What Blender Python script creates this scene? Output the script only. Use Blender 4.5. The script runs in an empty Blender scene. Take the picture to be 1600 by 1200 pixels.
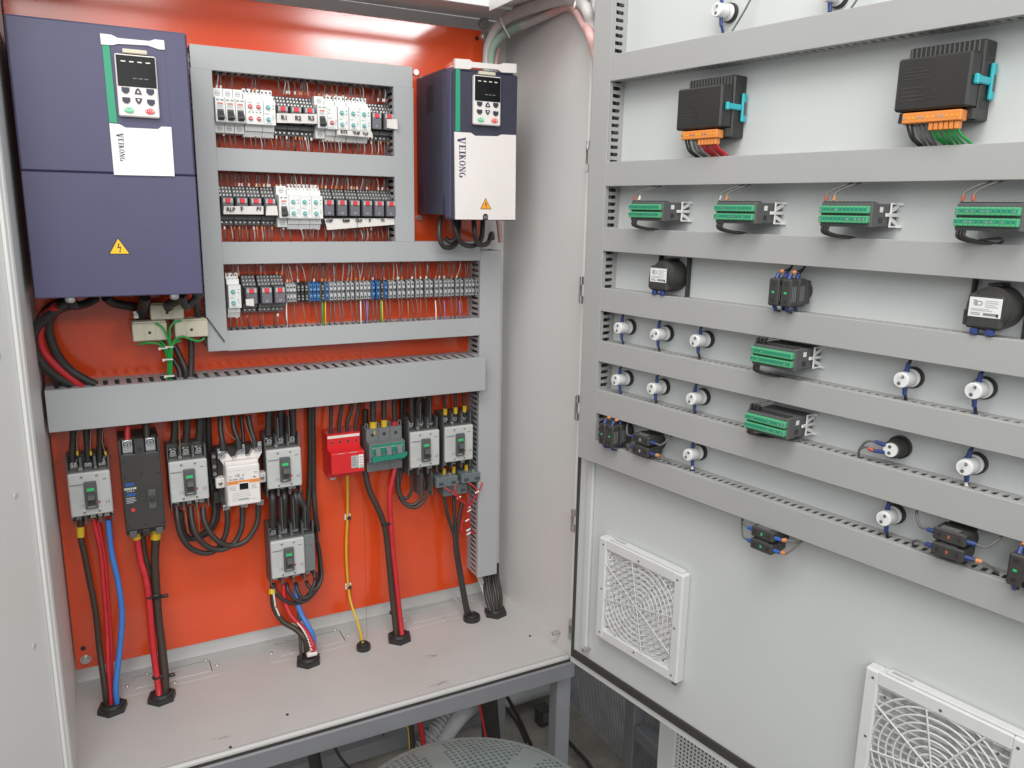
import bpy, bmesh, math, random
from mathutils import Vector, Matrix
random.seed(7)
SC = bpy.context.scene
COL = SC.collection
rad = math.radians
# ------------------------------------------------------------------ camera
FPX, PITCH, YAW, ROLL = 1243.115, -0.21643, 0.48751, 0.01829
CAM = Vector((0.09536, -1.736, 0.95605))
_fw = Vector((math.sin(YAW)*math.cos(PITCH), math.cos(YAW)*math.cos(PITCH), math.sin(PITCH)))
_r0 = Vector((math.cos(YAW), -math.sin(YAW), 0)); _u0 = _r0.cross(_fw)
_rt = math.cos(ROLL)*_r0 + math.sin(ROLL)*_u0
_up = -math.sin(ROLL)*_r0 + math.cos(ROLL)*_u0
cam = bpy.data.cameras.new('camera'); cam.sensor_width = 36; cam.lens = FPX/1600*36
cam.clip_start = 0.02; cam.clip_end = 100
camo = bpy.data.objects.new('camera', cam); COL.objects.link(camo)
camo.matrix_world = Matrix(((_rt.x, _up.x, -_fw.x, CAM.x), (_rt.y, _up.y, -_fw.y, CAM.y), (_rt.z, _up.z, -_fw.z, CAM.z), (0, 0, 0, 1)))
SC.camera = camo
# ------------------------------------------------------------------ world, lamps, exposure
W = bpy.data.worlds.new('World'); SC.world = W; W.use_nodes = True
W.node_tree.nodes['Background'].inputs[0].default_value = (0.93, 0.97, 1.0, 1)
W.node_tree.nodes['Background'].inputs[1].default_value = 0.44
SC.view_settings.view_transform = 'Standard'; SC.view_settings.look = 'None'; SC.view_settings.exposure = 0.0
def lamp(name, loc, target, sx, sy, power, col=(1, 1, 1)):
    l = bpy.data.lights.new(name, 'AREA'); l.shape = 'RECTANGLE'; l.size = sx; l.size_y = sy; l.energy = power; l.color = col
    o = bpy.data.objects.new(name, l); COL.objects.link(o); o.location = loc
    o.rotation_euler = (Vector(target)-Vector(loc)).to_track_quat('-Z', 'Y').to_euler()
    return o
# the shop's daylight windows, high and behind the viewer, and its ceiling lights
lamp('window_light', (2.40, -4.8, 2.27), (0.8, 0, 1.3), 1.25, 0.34, 40, (0.97, 0.98, 1))
lamp('window_light', (-0.7, -3.3, 2.0), (0.6, -0.1, 1.05), 2.8, 1.2, 50, (1, 0.985, 0.96))
lamp('ceiling_light', (-0.1, -1.6, 2.65), (0.6, -0.1, 1.0), 1.8, 1.0, 48, (1, 0.97, 0.93))
# ------------------------------------------------------------------ frames: a pixel of the photograph's survey -> a point on a real plane
HINGE = Vector((0.96730, -0.33487, 0)); TH = 1.39985
DM = Matrix.Translation(HINGE) @ Matrix.Rotation(-TH, 4, 'Z')      # door frame: x from hinge to free edge, -y off the inner face, z up
DMI = DM.inverted(); DROT = -TH
def _ray(px, py): return _fw + (px-800)/FPX*_rt - (py-600)/FPX*_up
def P(px, py, y):
    d = _ray(px, py); return CAM + d*((y-CAM.y)/d.y)
def D(px, py, w):
    o = DMI @ CAM; d = DMI.to_3x3() @ _ray(px, py); return o + d*((-w-o.y)/d.y)
def Fz(px, py, z):
    d = _ray(px, py); return CAM + d*((z-CAM.z)/d.z)
# ------------------------------------------------------------------ materials
def lin(h):
    h = h.lstrip('#'); c = [int(h[i:i+2], 16)/255 for i in (0, 2, 4)]
    return tuple(v/12.92 if v <= .04045 else ((v+.055)/1.055)**2.4 for v in c)
MATS = {}
def mat(name, col, rough=0.5, metal=0.0, var=0.06, scale=18, bump=0.0, bscale=400, coat=0.0, dirt=0.0, spec=0.5, trans=0.0):
    m = bpy.data.materials.new(name); m.use_nodes = True; nt = m.node_tree; N = nt.nodes; L = nt.links
    b = N['Principled BSDF']; c = lin(col) if isinstance(col, str) else col
    b.inputs['Roughness'].default_value = rough; b.inputs['Metallic'].default_value = metal
    b.inputs['Coat Weight'].default_value = coat; b.inputs['Coat Roughness'].default_value = 0.12
    b.inputs['Specular IOR Level'].default_value = spec
    b.inputs['Transmission Weight'].default_value = trans
    tc = N.new('ShaderNodeTexCoord'); nz = N.new('ShaderNodeTexNoise'); nz.inputs['Scale'].default_value = scale; nz.inputs['Detail'].default_value = 5
    L.new(tc.outputs['Object'], nz.inputs['Vector'])
    mr = N.new('ShaderNodeMapRange'); mr.inputs['To Min'].default_value = 1-var; mr.inputs['To Max'].default_value = 1+var
    mr.inputs['From Min'].default_value = .25; mr.inputs['From Max'].default_value = .75
    L.new(nz.outputs['Fac'], mr.inputs['Value'])
    mx = N.new('ShaderNodeMix'); mx.data_type = 'RGBA'; mx.blend_type = 'MULTIPLY'; mx.inputs['Factor'].default_value = 1
    mx.inputs[6].default_value = (*c, 1); L.new(mr.outputs['Result'], mx.inputs[7])
    out = mx.outputs[2]
    if dirt:
        n2 = N.new('ShaderNodeTexNoise'); n2.inputs['Scale'].default_value = 7; n2.inputs['Detail'].default_value = 9; n2.inputs['Roughness'].default_value = .7
        L.new(tc.outputs['Object'], n2.inputs['Vector'])
        r2 = N.new('ShaderNodeMapRange'); r2.inputs['From Min'].default_value = .52; r2.inputs['From Max'].default_value = .8; r2.inputs['To Max'].default_value = dirt
        L.new(n2.outputs['Fac'], r2.inputs['Value'])
        m2 = N.new('ShaderNodeMix'); m2.data_type = 'RGBA'; m2.inputs[7].default_value = (.1, .085, .07, 1)
        L.new(r2.outputs['Result'], m2.inputs['Factor']); L.new(out, m2.inputs[6]); out = m2.outputs[2]
    L.new(out, b.inputs['Base Color'])
    rr = N.new('ShaderNodeMapRange'); rr.inputs['To Min'].default_value = max(0, rough-.07); rr.inputs['To Max'].default_value = min(1, rough+.07)
    L.new(nz.outputs['Fac'], rr.inputs['Value']); L.new(rr.outputs['Result'], b.inputs['Roughness'])
    if bump:
        n3 = N.new('ShaderNodeTexNoise'); n3.inputs['Scale'].default_value = bscale; n3.inputs['Detail'].default_value = 2
        L.new(tc.outputs['Object'], n3.inputs['Vector'])
        bp = N.new('ShaderNodeBump'); bp.inputs['Strength'].default_value = bump; bp.inputs['Distance'].default_value = .001
        L.new(n3.outputs['Fac'], bp.inputs['Height']); L.new(bp.outputs['Normal'], b.inputs['Normal'])
    MATS[name] = m
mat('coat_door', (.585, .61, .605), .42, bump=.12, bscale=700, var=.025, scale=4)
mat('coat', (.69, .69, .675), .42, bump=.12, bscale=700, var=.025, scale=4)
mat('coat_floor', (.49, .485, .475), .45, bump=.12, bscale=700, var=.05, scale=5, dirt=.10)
mat('orange', (.70, .074, .017), .14, bump=.07, bscale=260, var=.05, scale=5, coat=.5)
mat('duct', (.375, .385, .395), .46, var=.02, scale=5, bump=.05, bscale=300)
mat('duct_door', (.375, .378, .372), .5, var=.02, scale=5, bump=.05, bscale=300)
mat('vfd_blue', (.070, .068, .135), .42, bump=.18, bscale=1500, var=.03)
mat('vfd_navy', (.036, .037, .062), .42, bump=.12, bscale=1500, var=.03)
mat('vfd_white', (.74, .70, .68), .4, var=.015)
mat('strip_green', (.02, .30, .16), .4, var=.02)
mat('white', (.75, .76, .745), .4, var=.03)
mat('white_dim', (.62, .64, .64), .45, var=.03)
mat('cream', (.60, .56, .44), .5, var=.05)
mat('cover_grey', (.50, .51, .50), .45, var=.03)
mat('base_grey', (.095, .098, .098), .5, var=.06)
mat('socket_grey', (.13, .128, .128), .5, var=.06)
mat('mid_grey', (.16, .17, .175), .5, var=.05)
mat('slate', (.13, .16, .17), .5, var=.05)
mat('term_grey', (.43, .44, .445), .5, var=.05)
mat('dark', (.044, .043, .041), .5, var=.1)
mat('black', (.027, .026, .025), .42, var=.12)
mat('cable_black', (.034, .030, .028), .40, var=.15, scale=60)
mat('cable_brown', (.045, .030, .022), .45, var=.15, scale=60)
mat('cable_red', (.52, .022, .03), .36, var=.12, scale=50)
mat('cable_blue', (.05, .19, .55), .4, var=.08, scale=50)
mat('cable_yellow', (.66, .43, .02), .4, var=.08, scale=50)
mat('cable_green', (.012, .33, .06), .38, var=.1, scale=50)
mat('cable_grey', (.13, .13, .125), .5, var=.12, scale=60)
mat('cable_violet', (.28, .16, .45), .45, var=.1)
mat('cable_tan', (.28, .14, .09), .45, var=.1)
mat('wrap_grey', (.50, .47, .46), .4, var=.12, scale=30, bump=.4, bscale=90)
mat('wrap_green', (.31, .42, .34), .4, var=.15, scale=30, bump=.4, bscale=90)
mat('wrap_pink', (.62, .38, .36), .4, var=.15, scale=30, bump=.4, bscale=90)
mat('ferrule_blue', (.03, .055, .20), .4, var=.1)
mat('ferrule_bright', (.03, .10, .36), .4, var=.1)
mat('tag_orange', (.60, .24, .10), .5); mat('tag_white', (.75, .72, .66), .5); mat('tag_cyan', (.10, .45, .62), .5); mat('tag_red', (.42, .10, .06), .5)
mat('red', (.62, .018, .022), .35, var=.04); mat('button_red', (.75, .035, .055), .4); mat('dial_red', (.66, .05, .06), .45)
mat('button_green', (.06, .55, .30), .4)
mat('teal', (.05, .42, .44), .45); mat('clip_teal', (.03, .42, .48), .4)
mat('handle_green', (.015, .22, .145), .4); mat('on_green', (.03, .55, .17), .4)
mat('conn_green', (.085, .40, .19), .42, var=.05); mat('conn_orange', (.72, .25, .055), .42, var=.04)
mat('tb_blue', (.035, .17, .43), .45)
mat('metal', (.70, .71, .72), .28, metal=1, var=.06); mat('zinc', (.62, .60, .57), .38, metal=1, var=.08)
mat('relay_clear', (.16, .155, .175), .18, var=.06); mat('screen', (.012, .013, .014), .12, var=.02, spec=.12)
mat('paper', (.70, .67, .64), .7, var=.03); mat('ink', (.03, .027, .03), .6); mat('print_grey', (.22, .23, .24), .6); mat('print_pale', (.42, .43, .44), .6)
mat('print_red', (.62, .22, .18), .6); mat('navy_ink', (.045, .05, .12), .5); mat('sign_yellow', (.80, .50, .02), .5); mat('sign_orange', (.85, .36, .02), .5)
mat('stand_grey', (.195, .20, .215), .45, var=.04, bump=.1, bscale=500)
mat('gasket', (.045, .042, .038), .75, var=.15, bump=.4, bscale=500)
mat('filter_white', (.66, .67, .66), .5, var=.03); mat('fan_silver', (.96, .96, .97), .2, metal=.45, var=.06, scale=40)
mat('filter_cloth', (.42, .43, .43), .85, var=.25, scale=120)
mat('stool_green', (.165, .19, .185), .5, var=.12, scale=25); mat('plastic_dark', (.55, .56, .57), .6, var=.2)
mat('pipe', (.46, .47, .48), .45, var=.06); mat('wall_paint', (.80, .81, .80), .75, var=.05, scale=3)
mat('concrete', (.33, .31, .27), .85, var=.35, scale=6, bump=.6, bscale=60, dirt=.75)
mat('tie', (.72, .70, .66), .45)
# ------------------------------------------------------------------ mesh builder
class MB:
    def __init__(s): s.v = []; s.f = []; s.mi = []; s.sm = []; s.ms = []
    def m(s, name):
        if name not in s.ms: s.ms.append(name)
        return s.ms.index(name)
    def add(s, vs, fs, mt, smooth=False):
        o = len(s.v); k = s.m(mt); s.v += [tuple(v) for v in vs]
        for f in fs: s.f.append([i+o for i in f]); s.mi.append(k); s.sm.append(smooth)
    def box(s, x0, x1, y0, y1, z0, z1, mt, ch=0.0):
        X, Y, Z = (x0, x1), (y0, y1), (z0, z1)
        if ch <= 0:
            s.add([(X[i], Y[j], Z[k]) for i in (0, 1) for j in (0, 1) for k in (0, 1)],
                  [(0, 1, 3, 2), (4, 6, 7, 5), (0, 4, 5, 1), (2, 3, 7, 6), (0, 2, 6, 4), (1, 5, 7, 3)], mt); return
        ch = min(ch, abs(x1-x0)*.45, abs(y1-y0)*.45, abs(z1-z0)*.45)
        vs = []; ix = {}
        for i in (0, 1):
            for j in (0, 1):
                for k in (0, 1):
                    a, b, c = (ch, -ch)[i], (ch, -ch)[j], (ch, -ch)[k]
                    for t, p in enumerate(((X[i], Y[j]+b, Z[k]+c), (X[i]+a, Y[j], Z[k]+c), (X[i]+a, Y[j]+b, Z[k]))):
                        ix[i, j, k, t] = len(vs); vs.append(p)
        q = ((0, 0), (0, 1), (1, 1), (1, 0)); fs = []
        for e in (0, 1):
            fs.append([ix[e, a, b, 0] for a, b in q]); fs.append([ix[a, e, b, 1] for a, b in q]); fs.append([ix[a, b, e, 2] for a, b in q])
        for a in (0, 1):
            for b in (0, 1):
                fs.append([ix[a, b, 0, 0], ix[a, b, 1, 0], ix[a, b, 1, 1], ix[a, b, 0, 1]])
                fs.append([ix[a, 0, b, 0], ix[a, 1, b, 0], ix[a, 1, b, 2], ix[a, 0, b, 2]])
                fs.append([ix[0, a, b, 1], ix[1, a, b, 1], ix[1, a, b, 2], ix[0, a, b, 2]])
                for c in (0, 1): fs.append([ix[a, b, c, t] for t in (0, 1, 2)])
        s.add(vs, fs, mt)
    def cyl(s, p0, p1, r, mt, r1=None, n=12, caps=True, smooth=True):
        p0, p1 = Vector(p0), Vector(p1); r1 = r if r1 is None else r1
        d = (p1-p0).normalized(); a = d.orthogonal().normalized(); b = d.cross(a)
        vs = []
        for p, rr in ((p0, r), (p1, r1)):
            for i in range(n):
                t = 2*math.pi*(i+.5)/n; vs.append(p+(a*math.cos(t)+b*math.sin(t))*rr)
        s.add(vs, [(i, (i+1) % n, n+(i+1) % n, n+i) for i in range(n)], mt, smooth)
        if caps: s.add(vs, [list(range(n))[::-1], list(range(n, 2*n))], mt)
    def tube(s, pts, r, mt, n=8, sub=5, caps=True, smoothpath=True):
        pts = [Vector(p) for p in pts]
        if smoothpath and len(pts) > 2:
            q = []; e = [2*pts[0]-pts[1]]+pts+[2*pts[-1]-pts[-2]]
            for i in range(1, len(e)-2):
                for k in range(sub):
                    t = k/sub; a, b, c, d = e[i-1], e[i], e[i+1], e[i+2]
                    q.append(.5*((2*b)+(c-a)*t+(2*a-5*b+4*c-d)*t*t+(3*b-a-3*c+d)*t**3))
            q.append(pts[-1]); pts = q
        vs = []; a = None
        for i, p in enumerate(pts):
            d = (pts[min(i+1, len(pts)-1)]-pts[max(i-1, 0)])
            d = d.normalized() if d.length > 1e-9 else Vector((0, 0, 1))
            a = d.orthogonal().normalized() if a is None else (a-d*a.dot(d)).normalized()
            b = d.cross(a); rr = r(i/(len(pts)-1)) if callable(r) else r
            for k in range(n):
                t = 2*math.pi*k/n; vs.append(p+(a*math.cos(t)+b*math.sin(t))*rr)
        fs = [(i*n+k, i*n+(k+1) % n, (i+1)*n+(k+1) % n, (i+1)*n+k) for i in range(len(pts)-1) for k in range(n)]
        s.add(vs, fs, mt, True)
        if caps: s.add(vs, [list(range(n))[::-1], list(range(len(vs)-n, len(vs)))], mt)
    def prism(s, poly, y0, y1, mt, ax='y'):
        n = len(poly)
        mp = {'y': lambda a, b, c: (a, c, b), 'x': lambda a, b, c: (c, a, b), 'z': lambda a, b, c: (a, b, c)}[ax]
        vs = [mp(a, b, y0) for a, b in poly]+[mp(a, b, y1) for a, b in poly]
        s.add(vs, [list(range(n)), list(range(n, 2*n))[::-1]]+[(i, (i+1) % n, n+(i+1) % n, n+i) for i in range(n)], mt)
    def torus(s, c, R, r, mt, n=28, k=5, a0=0, a1=2*math.pi):      # ring round the y axis
        full = abs(a1-a0-2*math.pi) < 1e-6; m = n if full else n+1; vs = []
        for i in range(m):
            t = a0+(a1-a0)*i/n
            for j in range(k):
                u = 2*math.pi*j/k; q = R+r*math.cos(u); vs.append((c[0]+q*math.cos(t), c[1]+r*math.sin(u), c[2]+q*math.sin(t)))
        s.add(vs, [(i*k+j, i*k+(j+1) % k, ((i+1) % m)*k+(j+1) % k, ((i+1) % m)*k+j) for i in range(n) for j in range(k)], mt, True)
    def dome(s, c, d, r, h, mt, n=12, k=4):
        c = Vector(c); d = Vector(d).normalized(); a = d.orthogonal().normalized(); b = d.cross(a); vs = []
        for j in range(k):
            t = j/k*math.pi/2
            for i in range(n):
                u = 2*math.pi*i/n; vs.append(c+(a*math.cos(u)+b*math.sin(u))*r*math.cos(t)+d*h*math.sin(t))
        vs.append(c+d*h)
        s.add(vs, [(j*n+i, j*n+(i+1) % n, (j+1)*n+(i+1) % n, (j+1)*n+i) for j in range(k-1) for i in range(n)]+[((k-1)*n+i, (k-1)*n+(i+1) % n, k*n) for i in range(n)], mt, True)
    def mesh(s, name):
        me = bpy.data.meshes.new(name); me.from_pydata(s.v, [], s.f)
        for x in s.ms: me.materials.append(MATS[x])
        me.polygons.foreach_set('material_index', s.mi); me.polygons.foreach_set('use_smooth', s.sm); me.update()
        bm = bmesh.new(); bm.from_mesh(me); bmesh.ops.recalc_face_normals(bm, faces=bm.faces); bm.to_mesh(me); bm.free()
        return me
    def build(s, name, parent=None, loc=None, rz=0.0, kind=None):
        o = bpy.data.objects.new(name, s.mesh(name)); COL.objects.link(o)
        if parent is not None: o.parent = parent
        if loc is not None: o.location = loc
        if rz: o.rotation_euler.z = rz
        if kind: o['kind'] = kind
        return o
def tag(o, label, cat, group=None, kind=None):
    if label: o['label'] = label
    if cat: o['category'] = cat
    if group: o['group'] = group
    if kind: o['kind'] = kind
    return o
def thing(name, label, cat, loc=(0, 0, 0), rz=0.0, group=None):
    o = bpy.data.objects.new(name, None); COL.objects.link(o); o.empty_display_size = .02
    o.location = loc; o.rotation_euler.z = rz
    return tag(o, label, cat, group)
def one(mb, name, label, cat, loc=(0, 0, 0), rz=0.0, group=None, kind=None):
    return tag(mb.build(name, None, loc, rz), label, cat, group, kind)
def copy_tree(o, parent=None):
    c = o.copy(); COL.objects.link(c)
    if parent is not None: c.parent = parent
    for ch in list(o.children): copy_tree(ch, c)
    return c
def dup(o, loc, label=None, rz=None, group=None):
    c = copy_tree(o); c.location = loc
    if rz is not None: c.rotation_euler.z = rz
    if label: c['label'] = label
    if group: c['group'] = group
    return c
def text(body, size, mt, parent, loc, rot='flat', name='lettering', align='CENTER', bold=0.0, ext=0.0002, shear=0):
    cu = bpy.data.curves.new(name, 'FONT'); cu.body = body; cu.size = size; cu.align_x = align; cu.align_y = 'CENTER'
    cu.extrude = ext; cu.offset = bold; cu.resolution_u = 2; cu.shear = shear; cu.materials.append(MATS[mt])
    t = bpy.data.objects.new('tmp', cu); COL.objects.link(t)
    me = bpy.data.meshes.new_from_object(t.evaluated_get(bpy.context.evaluated_depsgraph_get()))
    bpy.data.objects.remove(t); bpy.data.curves.remove(cu); me.name = name
    o = bpy.data.objects.new(name, me); COL.objects.link(o); o.parent = parent; o.location = loc
    if rot == 'flat': o.rotation_euler = (rad(90), 0, 0)
    elif rot == 'down': o.matrix_basis = Matrix.Translation(loc) @ Matrix(((0, 1, 0, 0), (0, 0, -1, 0), (-1, 0, 0, 0), (0, 0, 0, 1)))
    elif rot == 'over': o.rotation_euler = (rad(90), rad(180), 0)
    return o
def dw(u, w, z): return DM @ Vector((u, -w, z))                     # door frame -> world
# ================================================================== the place round the cabinet
def setting():
    b = MB(); b.box(-4, 5, -3, 4, -.66, -.585, 'concrete'); tag(b.build('floor'), 'stained concrete floor under the steel stand', None, kind='structure')
    b = MB(); b.box(-4, 5, .245, .4, -.59, 3.2, 'wall_paint'); tag(b.build('wall'), 'pale painted shop wall behind the cabinet', None, kind='structure')
setting()
def scuffs(name, spots):                                            # shoe and tool scuffs with a shape of their own
    nt = MATS[name].node_tree; N, L = nt.nodes, nt.links; b = N['Principled BSDF']; src = b.inputs['Base Color'].links[0].from_socket
    tc = N.new('ShaderNodeTexCoord'); geo = tc.outputs['Object']
    for (x, y, r, sx, sy, th) in spots:
        mp_ = N.new('ShaderNodeMapping'); mp_.vector_type = 'TEXTURE'; mp_.inputs['Location'].default_value = (x, y, 0); mp_.inputs['Rotation'].default_value = (0, 0, th); mp_.inputs['Scale'].default_value = (sx, sy, 1); L.new(geo, mp_.inputs['Vector'])
        sep = N.new('ShaderNodeVectorMath'); sep.operation = 'MULTIPLY'; sep.inputs[1].default_value = (1, 1, 0); L.new(mp_.outputs[0], sep.inputs[0])
        ln = N.new('ShaderNodeVectorMath'); ln.operation = 'LENGTH'; L.new(sep.outputs[0], ln.inputs[0])
        fo = N.new('ShaderNodeMapRange'); fo.inputs['From Min'].default_value = 0; fo.inputs['From Max'].default_value = 1; fo.inputs['To Min'].default_value = .34; fo.inputs['To Max'].default_value = 0; L.new(ln.outputs['Value'], fo.inputs['Value'])
        nz = N.new('ShaderNodeTexNoise'); nz.inputs['Scale'].default_value = r; nz.inputs['Detail'].default_value = 6; L.new(mp_.outputs[0], nz.inputs['Vector'])
        ad = N.new('ShaderNodeMath'); ad.operation = 'ADD'; L.new(fo.outputs[0], ad.inputs[0]); L.new(nz.outputs['Fac'], ad.inputs[1])
        st_ = N.new('ShaderNodeMapRange'); st_.inputs['From Min'].default_value = .80; st_.inputs['From Max'].default_value = .92; st_.inputs['To Max'].default_value = .5; L.new(ad.outputs[0], st_.inputs['Value'])
        m = N.new('ShaderNodeMix'); m.data_type = 'RGBA'; m.inputs[7].default_value = (.16, .11, .09, 1); L.new(st_.outputs[0], m.inputs['Factor']); L.new(src, m.inputs[6]); src = m.outputs[2]
    L.new(src, b.inputs['Base Color'])
_a, _b = Fz(690, 1066, -.0472), Fz(850, 975, -.0472)
scuffs('coat_floor', [(_a.x, _a.y, 3.2, .11, .030, .25), (_b.x, _b.y, 3, .05, .02, .4), (.25, -.29, 3.1, .09, .02, 0), (.72, -.20, 3.4, .06, .04, 0)])
# ================================================================== the cabinet
XL, XR, YF, YB, ZF = -.0024, 1.0012, -.329, .031, -.0472
ZR = 1.43
cab = thing('electrical_cabinet', 'pale grey steel cabinet standing open with an orange mounting plate inside', 'cabinet')
b = MB(); b.box(XR, XR+.013, YF-.006, YB+.004, -.058, 1.378, 'coat', .003); b.box(XR+.0005, XR+.016, YF-.012, YF-.0065, -.058, 1.364, 'coat', .002); sw = b.build('side_wall', cab)
b = MB(); b.box(XL-.014, XL, YF-.010, YB+.004, -.058, 1.378, 'coat', .004); b.build('side_wall', cab)
b = MB(); b.box(XL, XR, YB, YB+.004, -.058, 1.378, 'coat'); b.build('back_wall', cab)
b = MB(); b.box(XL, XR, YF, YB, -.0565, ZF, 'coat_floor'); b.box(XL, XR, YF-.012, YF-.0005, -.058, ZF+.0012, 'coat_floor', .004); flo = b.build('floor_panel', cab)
b = MB(); b.box(XL, XR, -.113, YB+.003, 1.379, 1.384, 'coat'); b.box(XL, XR, -.114, -.1115, 1.370, 1.3788, 'coat', .001); b.box(.885, XR+.012, YF+.0085, -.1135, 1.379, 1.384, 'coat'); b.box(.884, .8865, YF+.0085, -.1145, 1.361, 1.3788, 'coat', .001); b.box(XL, .12, YF+.0085, -.1135, 1.379, 1.384, 'coat'); b.build('roof_panel', cab)
b = MB(); b.box(XL, XR+.013, YF-.010, YF+.008, 1.365, 1.381, 'coat', .003); b.build('roof_rail', cab)
LM = Matrix.Translation((XL-.0075, YF-.012, 0)) @ Matrix.Rotation(rad(-117), 4, 'Z'); LR = rad(-117)     # narrow left leaf, folded out toward the viewer
b = MB(); b.box(.001, .46, -.018, 0, -.058, ZR, 'coat', .003); b.box(.0, .012, 0.0003, .006, -.058, ZR, 'coat', .002); st = b.build('leaf', cab, LM.translation, LR)
b = MB(); b.cyl((XL-.007, YF-.012, -.058), (XL-.007, YF-.012, ZR), .0065, 'coat', n=12); b.build('leaf_edge', cab)
for z in (.735, .52, .27):
    b = MB(); b.cyl((.05, 0, z), (.05, .0012, z), .0045, 'cover_grey', n=12); b.build('rivet', st)
# mounting plate, its corner holes and bolts
b = MB(); b.box(0, .926, 0, .0025, .0, 1.347, 'orange', .001); b.box(0.001, .925, .0025, .012, 1.338, 1.3465, 'orange'); b.box(.9215, .9255, .0025, .012, .002, 1.345, 'orange'); mp = b.build('mounting_plate', cab)
for px, py in ((130, 1013), (745, 60)):
    p = P(px, py, 0); b = MB(); b.cyl((p.x, -.0008, p.z), (p.x, .001, p.z), .005, 'black', n=10); b.build('hole', mp)
for px, py, y, r in ((134, 1030, 0, .007), (756, 37, .028, .009), (758, 57, .0, .008), (142, 1035, .028, .006)):
    p = P(px, py, y); b = MB(); b.cyl((p.x, y, p.z), (p.x, y-.002, p.z), r*1.5, 'zinc', n=14); b.cyl((p.x, y-.002, p.z), (p.x, y-.007, p.z), r, 'zinc', n=6); b.build('bolt', mp)
b = MB(); p = P(767, 39, .0305); b.cyl((p.x, .0305, p.z), (p.x, .029, p.z), .007, 'filter_white', n=12); b.build('plug', cab)
# plates covering the cable openings in the floor
for fl, fr, br in (((191, 1092), (351, 1050), (339, 1026)), ((421, 1036), (560, 1006), (547, 978)), ((635, 984), (752, 957), (735, 930))):
    A, B, C = Fz(*fl, ZF), Fz(*fr, ZF), Fz(*br, ZF); x0, x1, y0, y1 = A.x, B.x, (A.y+B.y)/2, C.y
    b = MB(); c = .012
    b.prism([(x0+c, y0), (x1-c, y0), (x1-c*.3, y0+c*.3), (x1, y0+c), (x1, y1-c), (x1-c, y1), (x0+c, y1), (x0, y1-c), (x0, y0+c), (x0+c*.3, y0+c*.3)], ZF-.0005, ZF+.0013, 'coat_floor', 'z')
    g = b.build('cover_plate', cab)
    ix0, ix1, iy0, iy1 = x0+.025, x1-.025, y0+.018, y1-.012
    b = MB(); b.box(ix0, ix1, iy0, iy1, ZF+.001, ZF+.0027, 'coat_floor', .0008); b.build('knockout', g)
    b = MB(); b.box(ix0, ix1, iy1+.0004, iy1+.0022, ZF+.0012, ZF+.0018, 'base_grey'); b.box(ix1+.0004, ix1+.0018, iy0, iy1, ZF+.0012, ZF+.0018, 'base_grey'); b.build('gap', g)
    for sx, sy in ((x0+.011, (y0+y1)/2), (x1-.011, (y0+y1)/2), ((x0+x1)/2, y0+.008), ((x0+x1)/2-.05, y1-.004), ((x0+x1)/2+.07, y1-.004)):
        b = MB(); b.dome((sx, sy, ZF+.001), (0, 0, 1), .004, .003, 'zinc', n=8, k=3); b.build('screw', g)
p = Fz(872, 988, ZF+.03)
b = MB(); q = P(872, 988, -.29); b.cyl((XR, -.29, q.z), (XR-.02, -.29, q.z), .0045, 'zinc', n=10); b.build('stud', cab)
for px, py in ((449, 1117), (360, 1168), (828, 994)):
    q = Fz(px, py, ZF); b = MB(); b.cyl((q.x, q.y, ZF), (q.x, q.y, ZF+.0015), .003, 'ink', n=6); b.build('speck', cab)
for hx, py0, py1 in ((917, 220, 270), (907.5, 432, 474), (901, 617, 656), (895, 795, 830), (891, 966, 998)):
    q0, q1 = P(hx, py1, -.372), P(hx, py0, -.372); b = MB(); x = q0.x*.5+q1.x*.5; y = -.372
    b.box(x-.004, x+.004, y, y+.003, q0.z, q1.z, 'zinc', .001)
    for z0, z1 in ((q0.z, q0.z+.016), (q1.z-.016, q1.z)): b.cyl((x, y-.003, z0), (x, y-.003, z1), .0042, 'metal', n=10)
    b.build('hinge', cab)
# ------------------------------------------------------------------ the door, swung right back
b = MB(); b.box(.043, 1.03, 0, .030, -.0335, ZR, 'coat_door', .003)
door = b.build('door', cab, HINGE, DROT)
g0, g1 = D(1080, 1149, 0).z, D(1080, 1133, 0).z
b = MB(); b.box(.0490, .0575, -.004, 0.001, g0, ZR-.03, 'gasket', .002); b.box(.0580, 1.015, -.004, .001, g0, g1, 'gasket', .002); b.build('gasket', door)
b = MB(); b.box(.084, .102, -.008, .001, .02, ZR-.04, 'coat_door', .003); b.build('stiffener', door)
for px, py in ((918, 1013),):
    p = D(px, py, .006); b = MB(); b.cyl((p.x, 0, p.z), (p.x, -.02, p.z), .0045, 'zinc', n=10); b.build('stud', door)
# ------------------------------------------------------------------ steel stand under the cabinet
stand = thing('steel_stand', 'grey square tube stand carrying the cabinet off the floor', 'stand', (0, 0, 0))
b = MB(); b.box(-.02, 1.014, YF-.0145, YF+.036, -.104, -.0625, 'stand_grey', .003); b.build('rail', stand)
b = MB(); b.box(-.01, 1.005, YF-.0105, YF-.002, -.0622, -.0583, 'gasket'); b.build('gap_shade_strip', cab)  # dark strip standing in for the shade between floor lip and stand rail
for x in (-.02, .974):
    b = MB(); b.box(x, x+.04, YF+.0365, -.0055, -.104, -.0615, 'stand_grey', .003); b.build('rail', stand)
    for y in (YF-.002, -.005):
        b = MB(); b.box(x+.001, x+.039, y, y+.038, -.585, -.1045, 'stand_grey', .003); b.build('leg', stand)
q = P(540, 1180, .0)
b = MB(); b.box(.021, .973, -.003, .033, q.z-.03, q.z+.012, 'stand_grey', .003); b.build('rail', stand)
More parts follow.
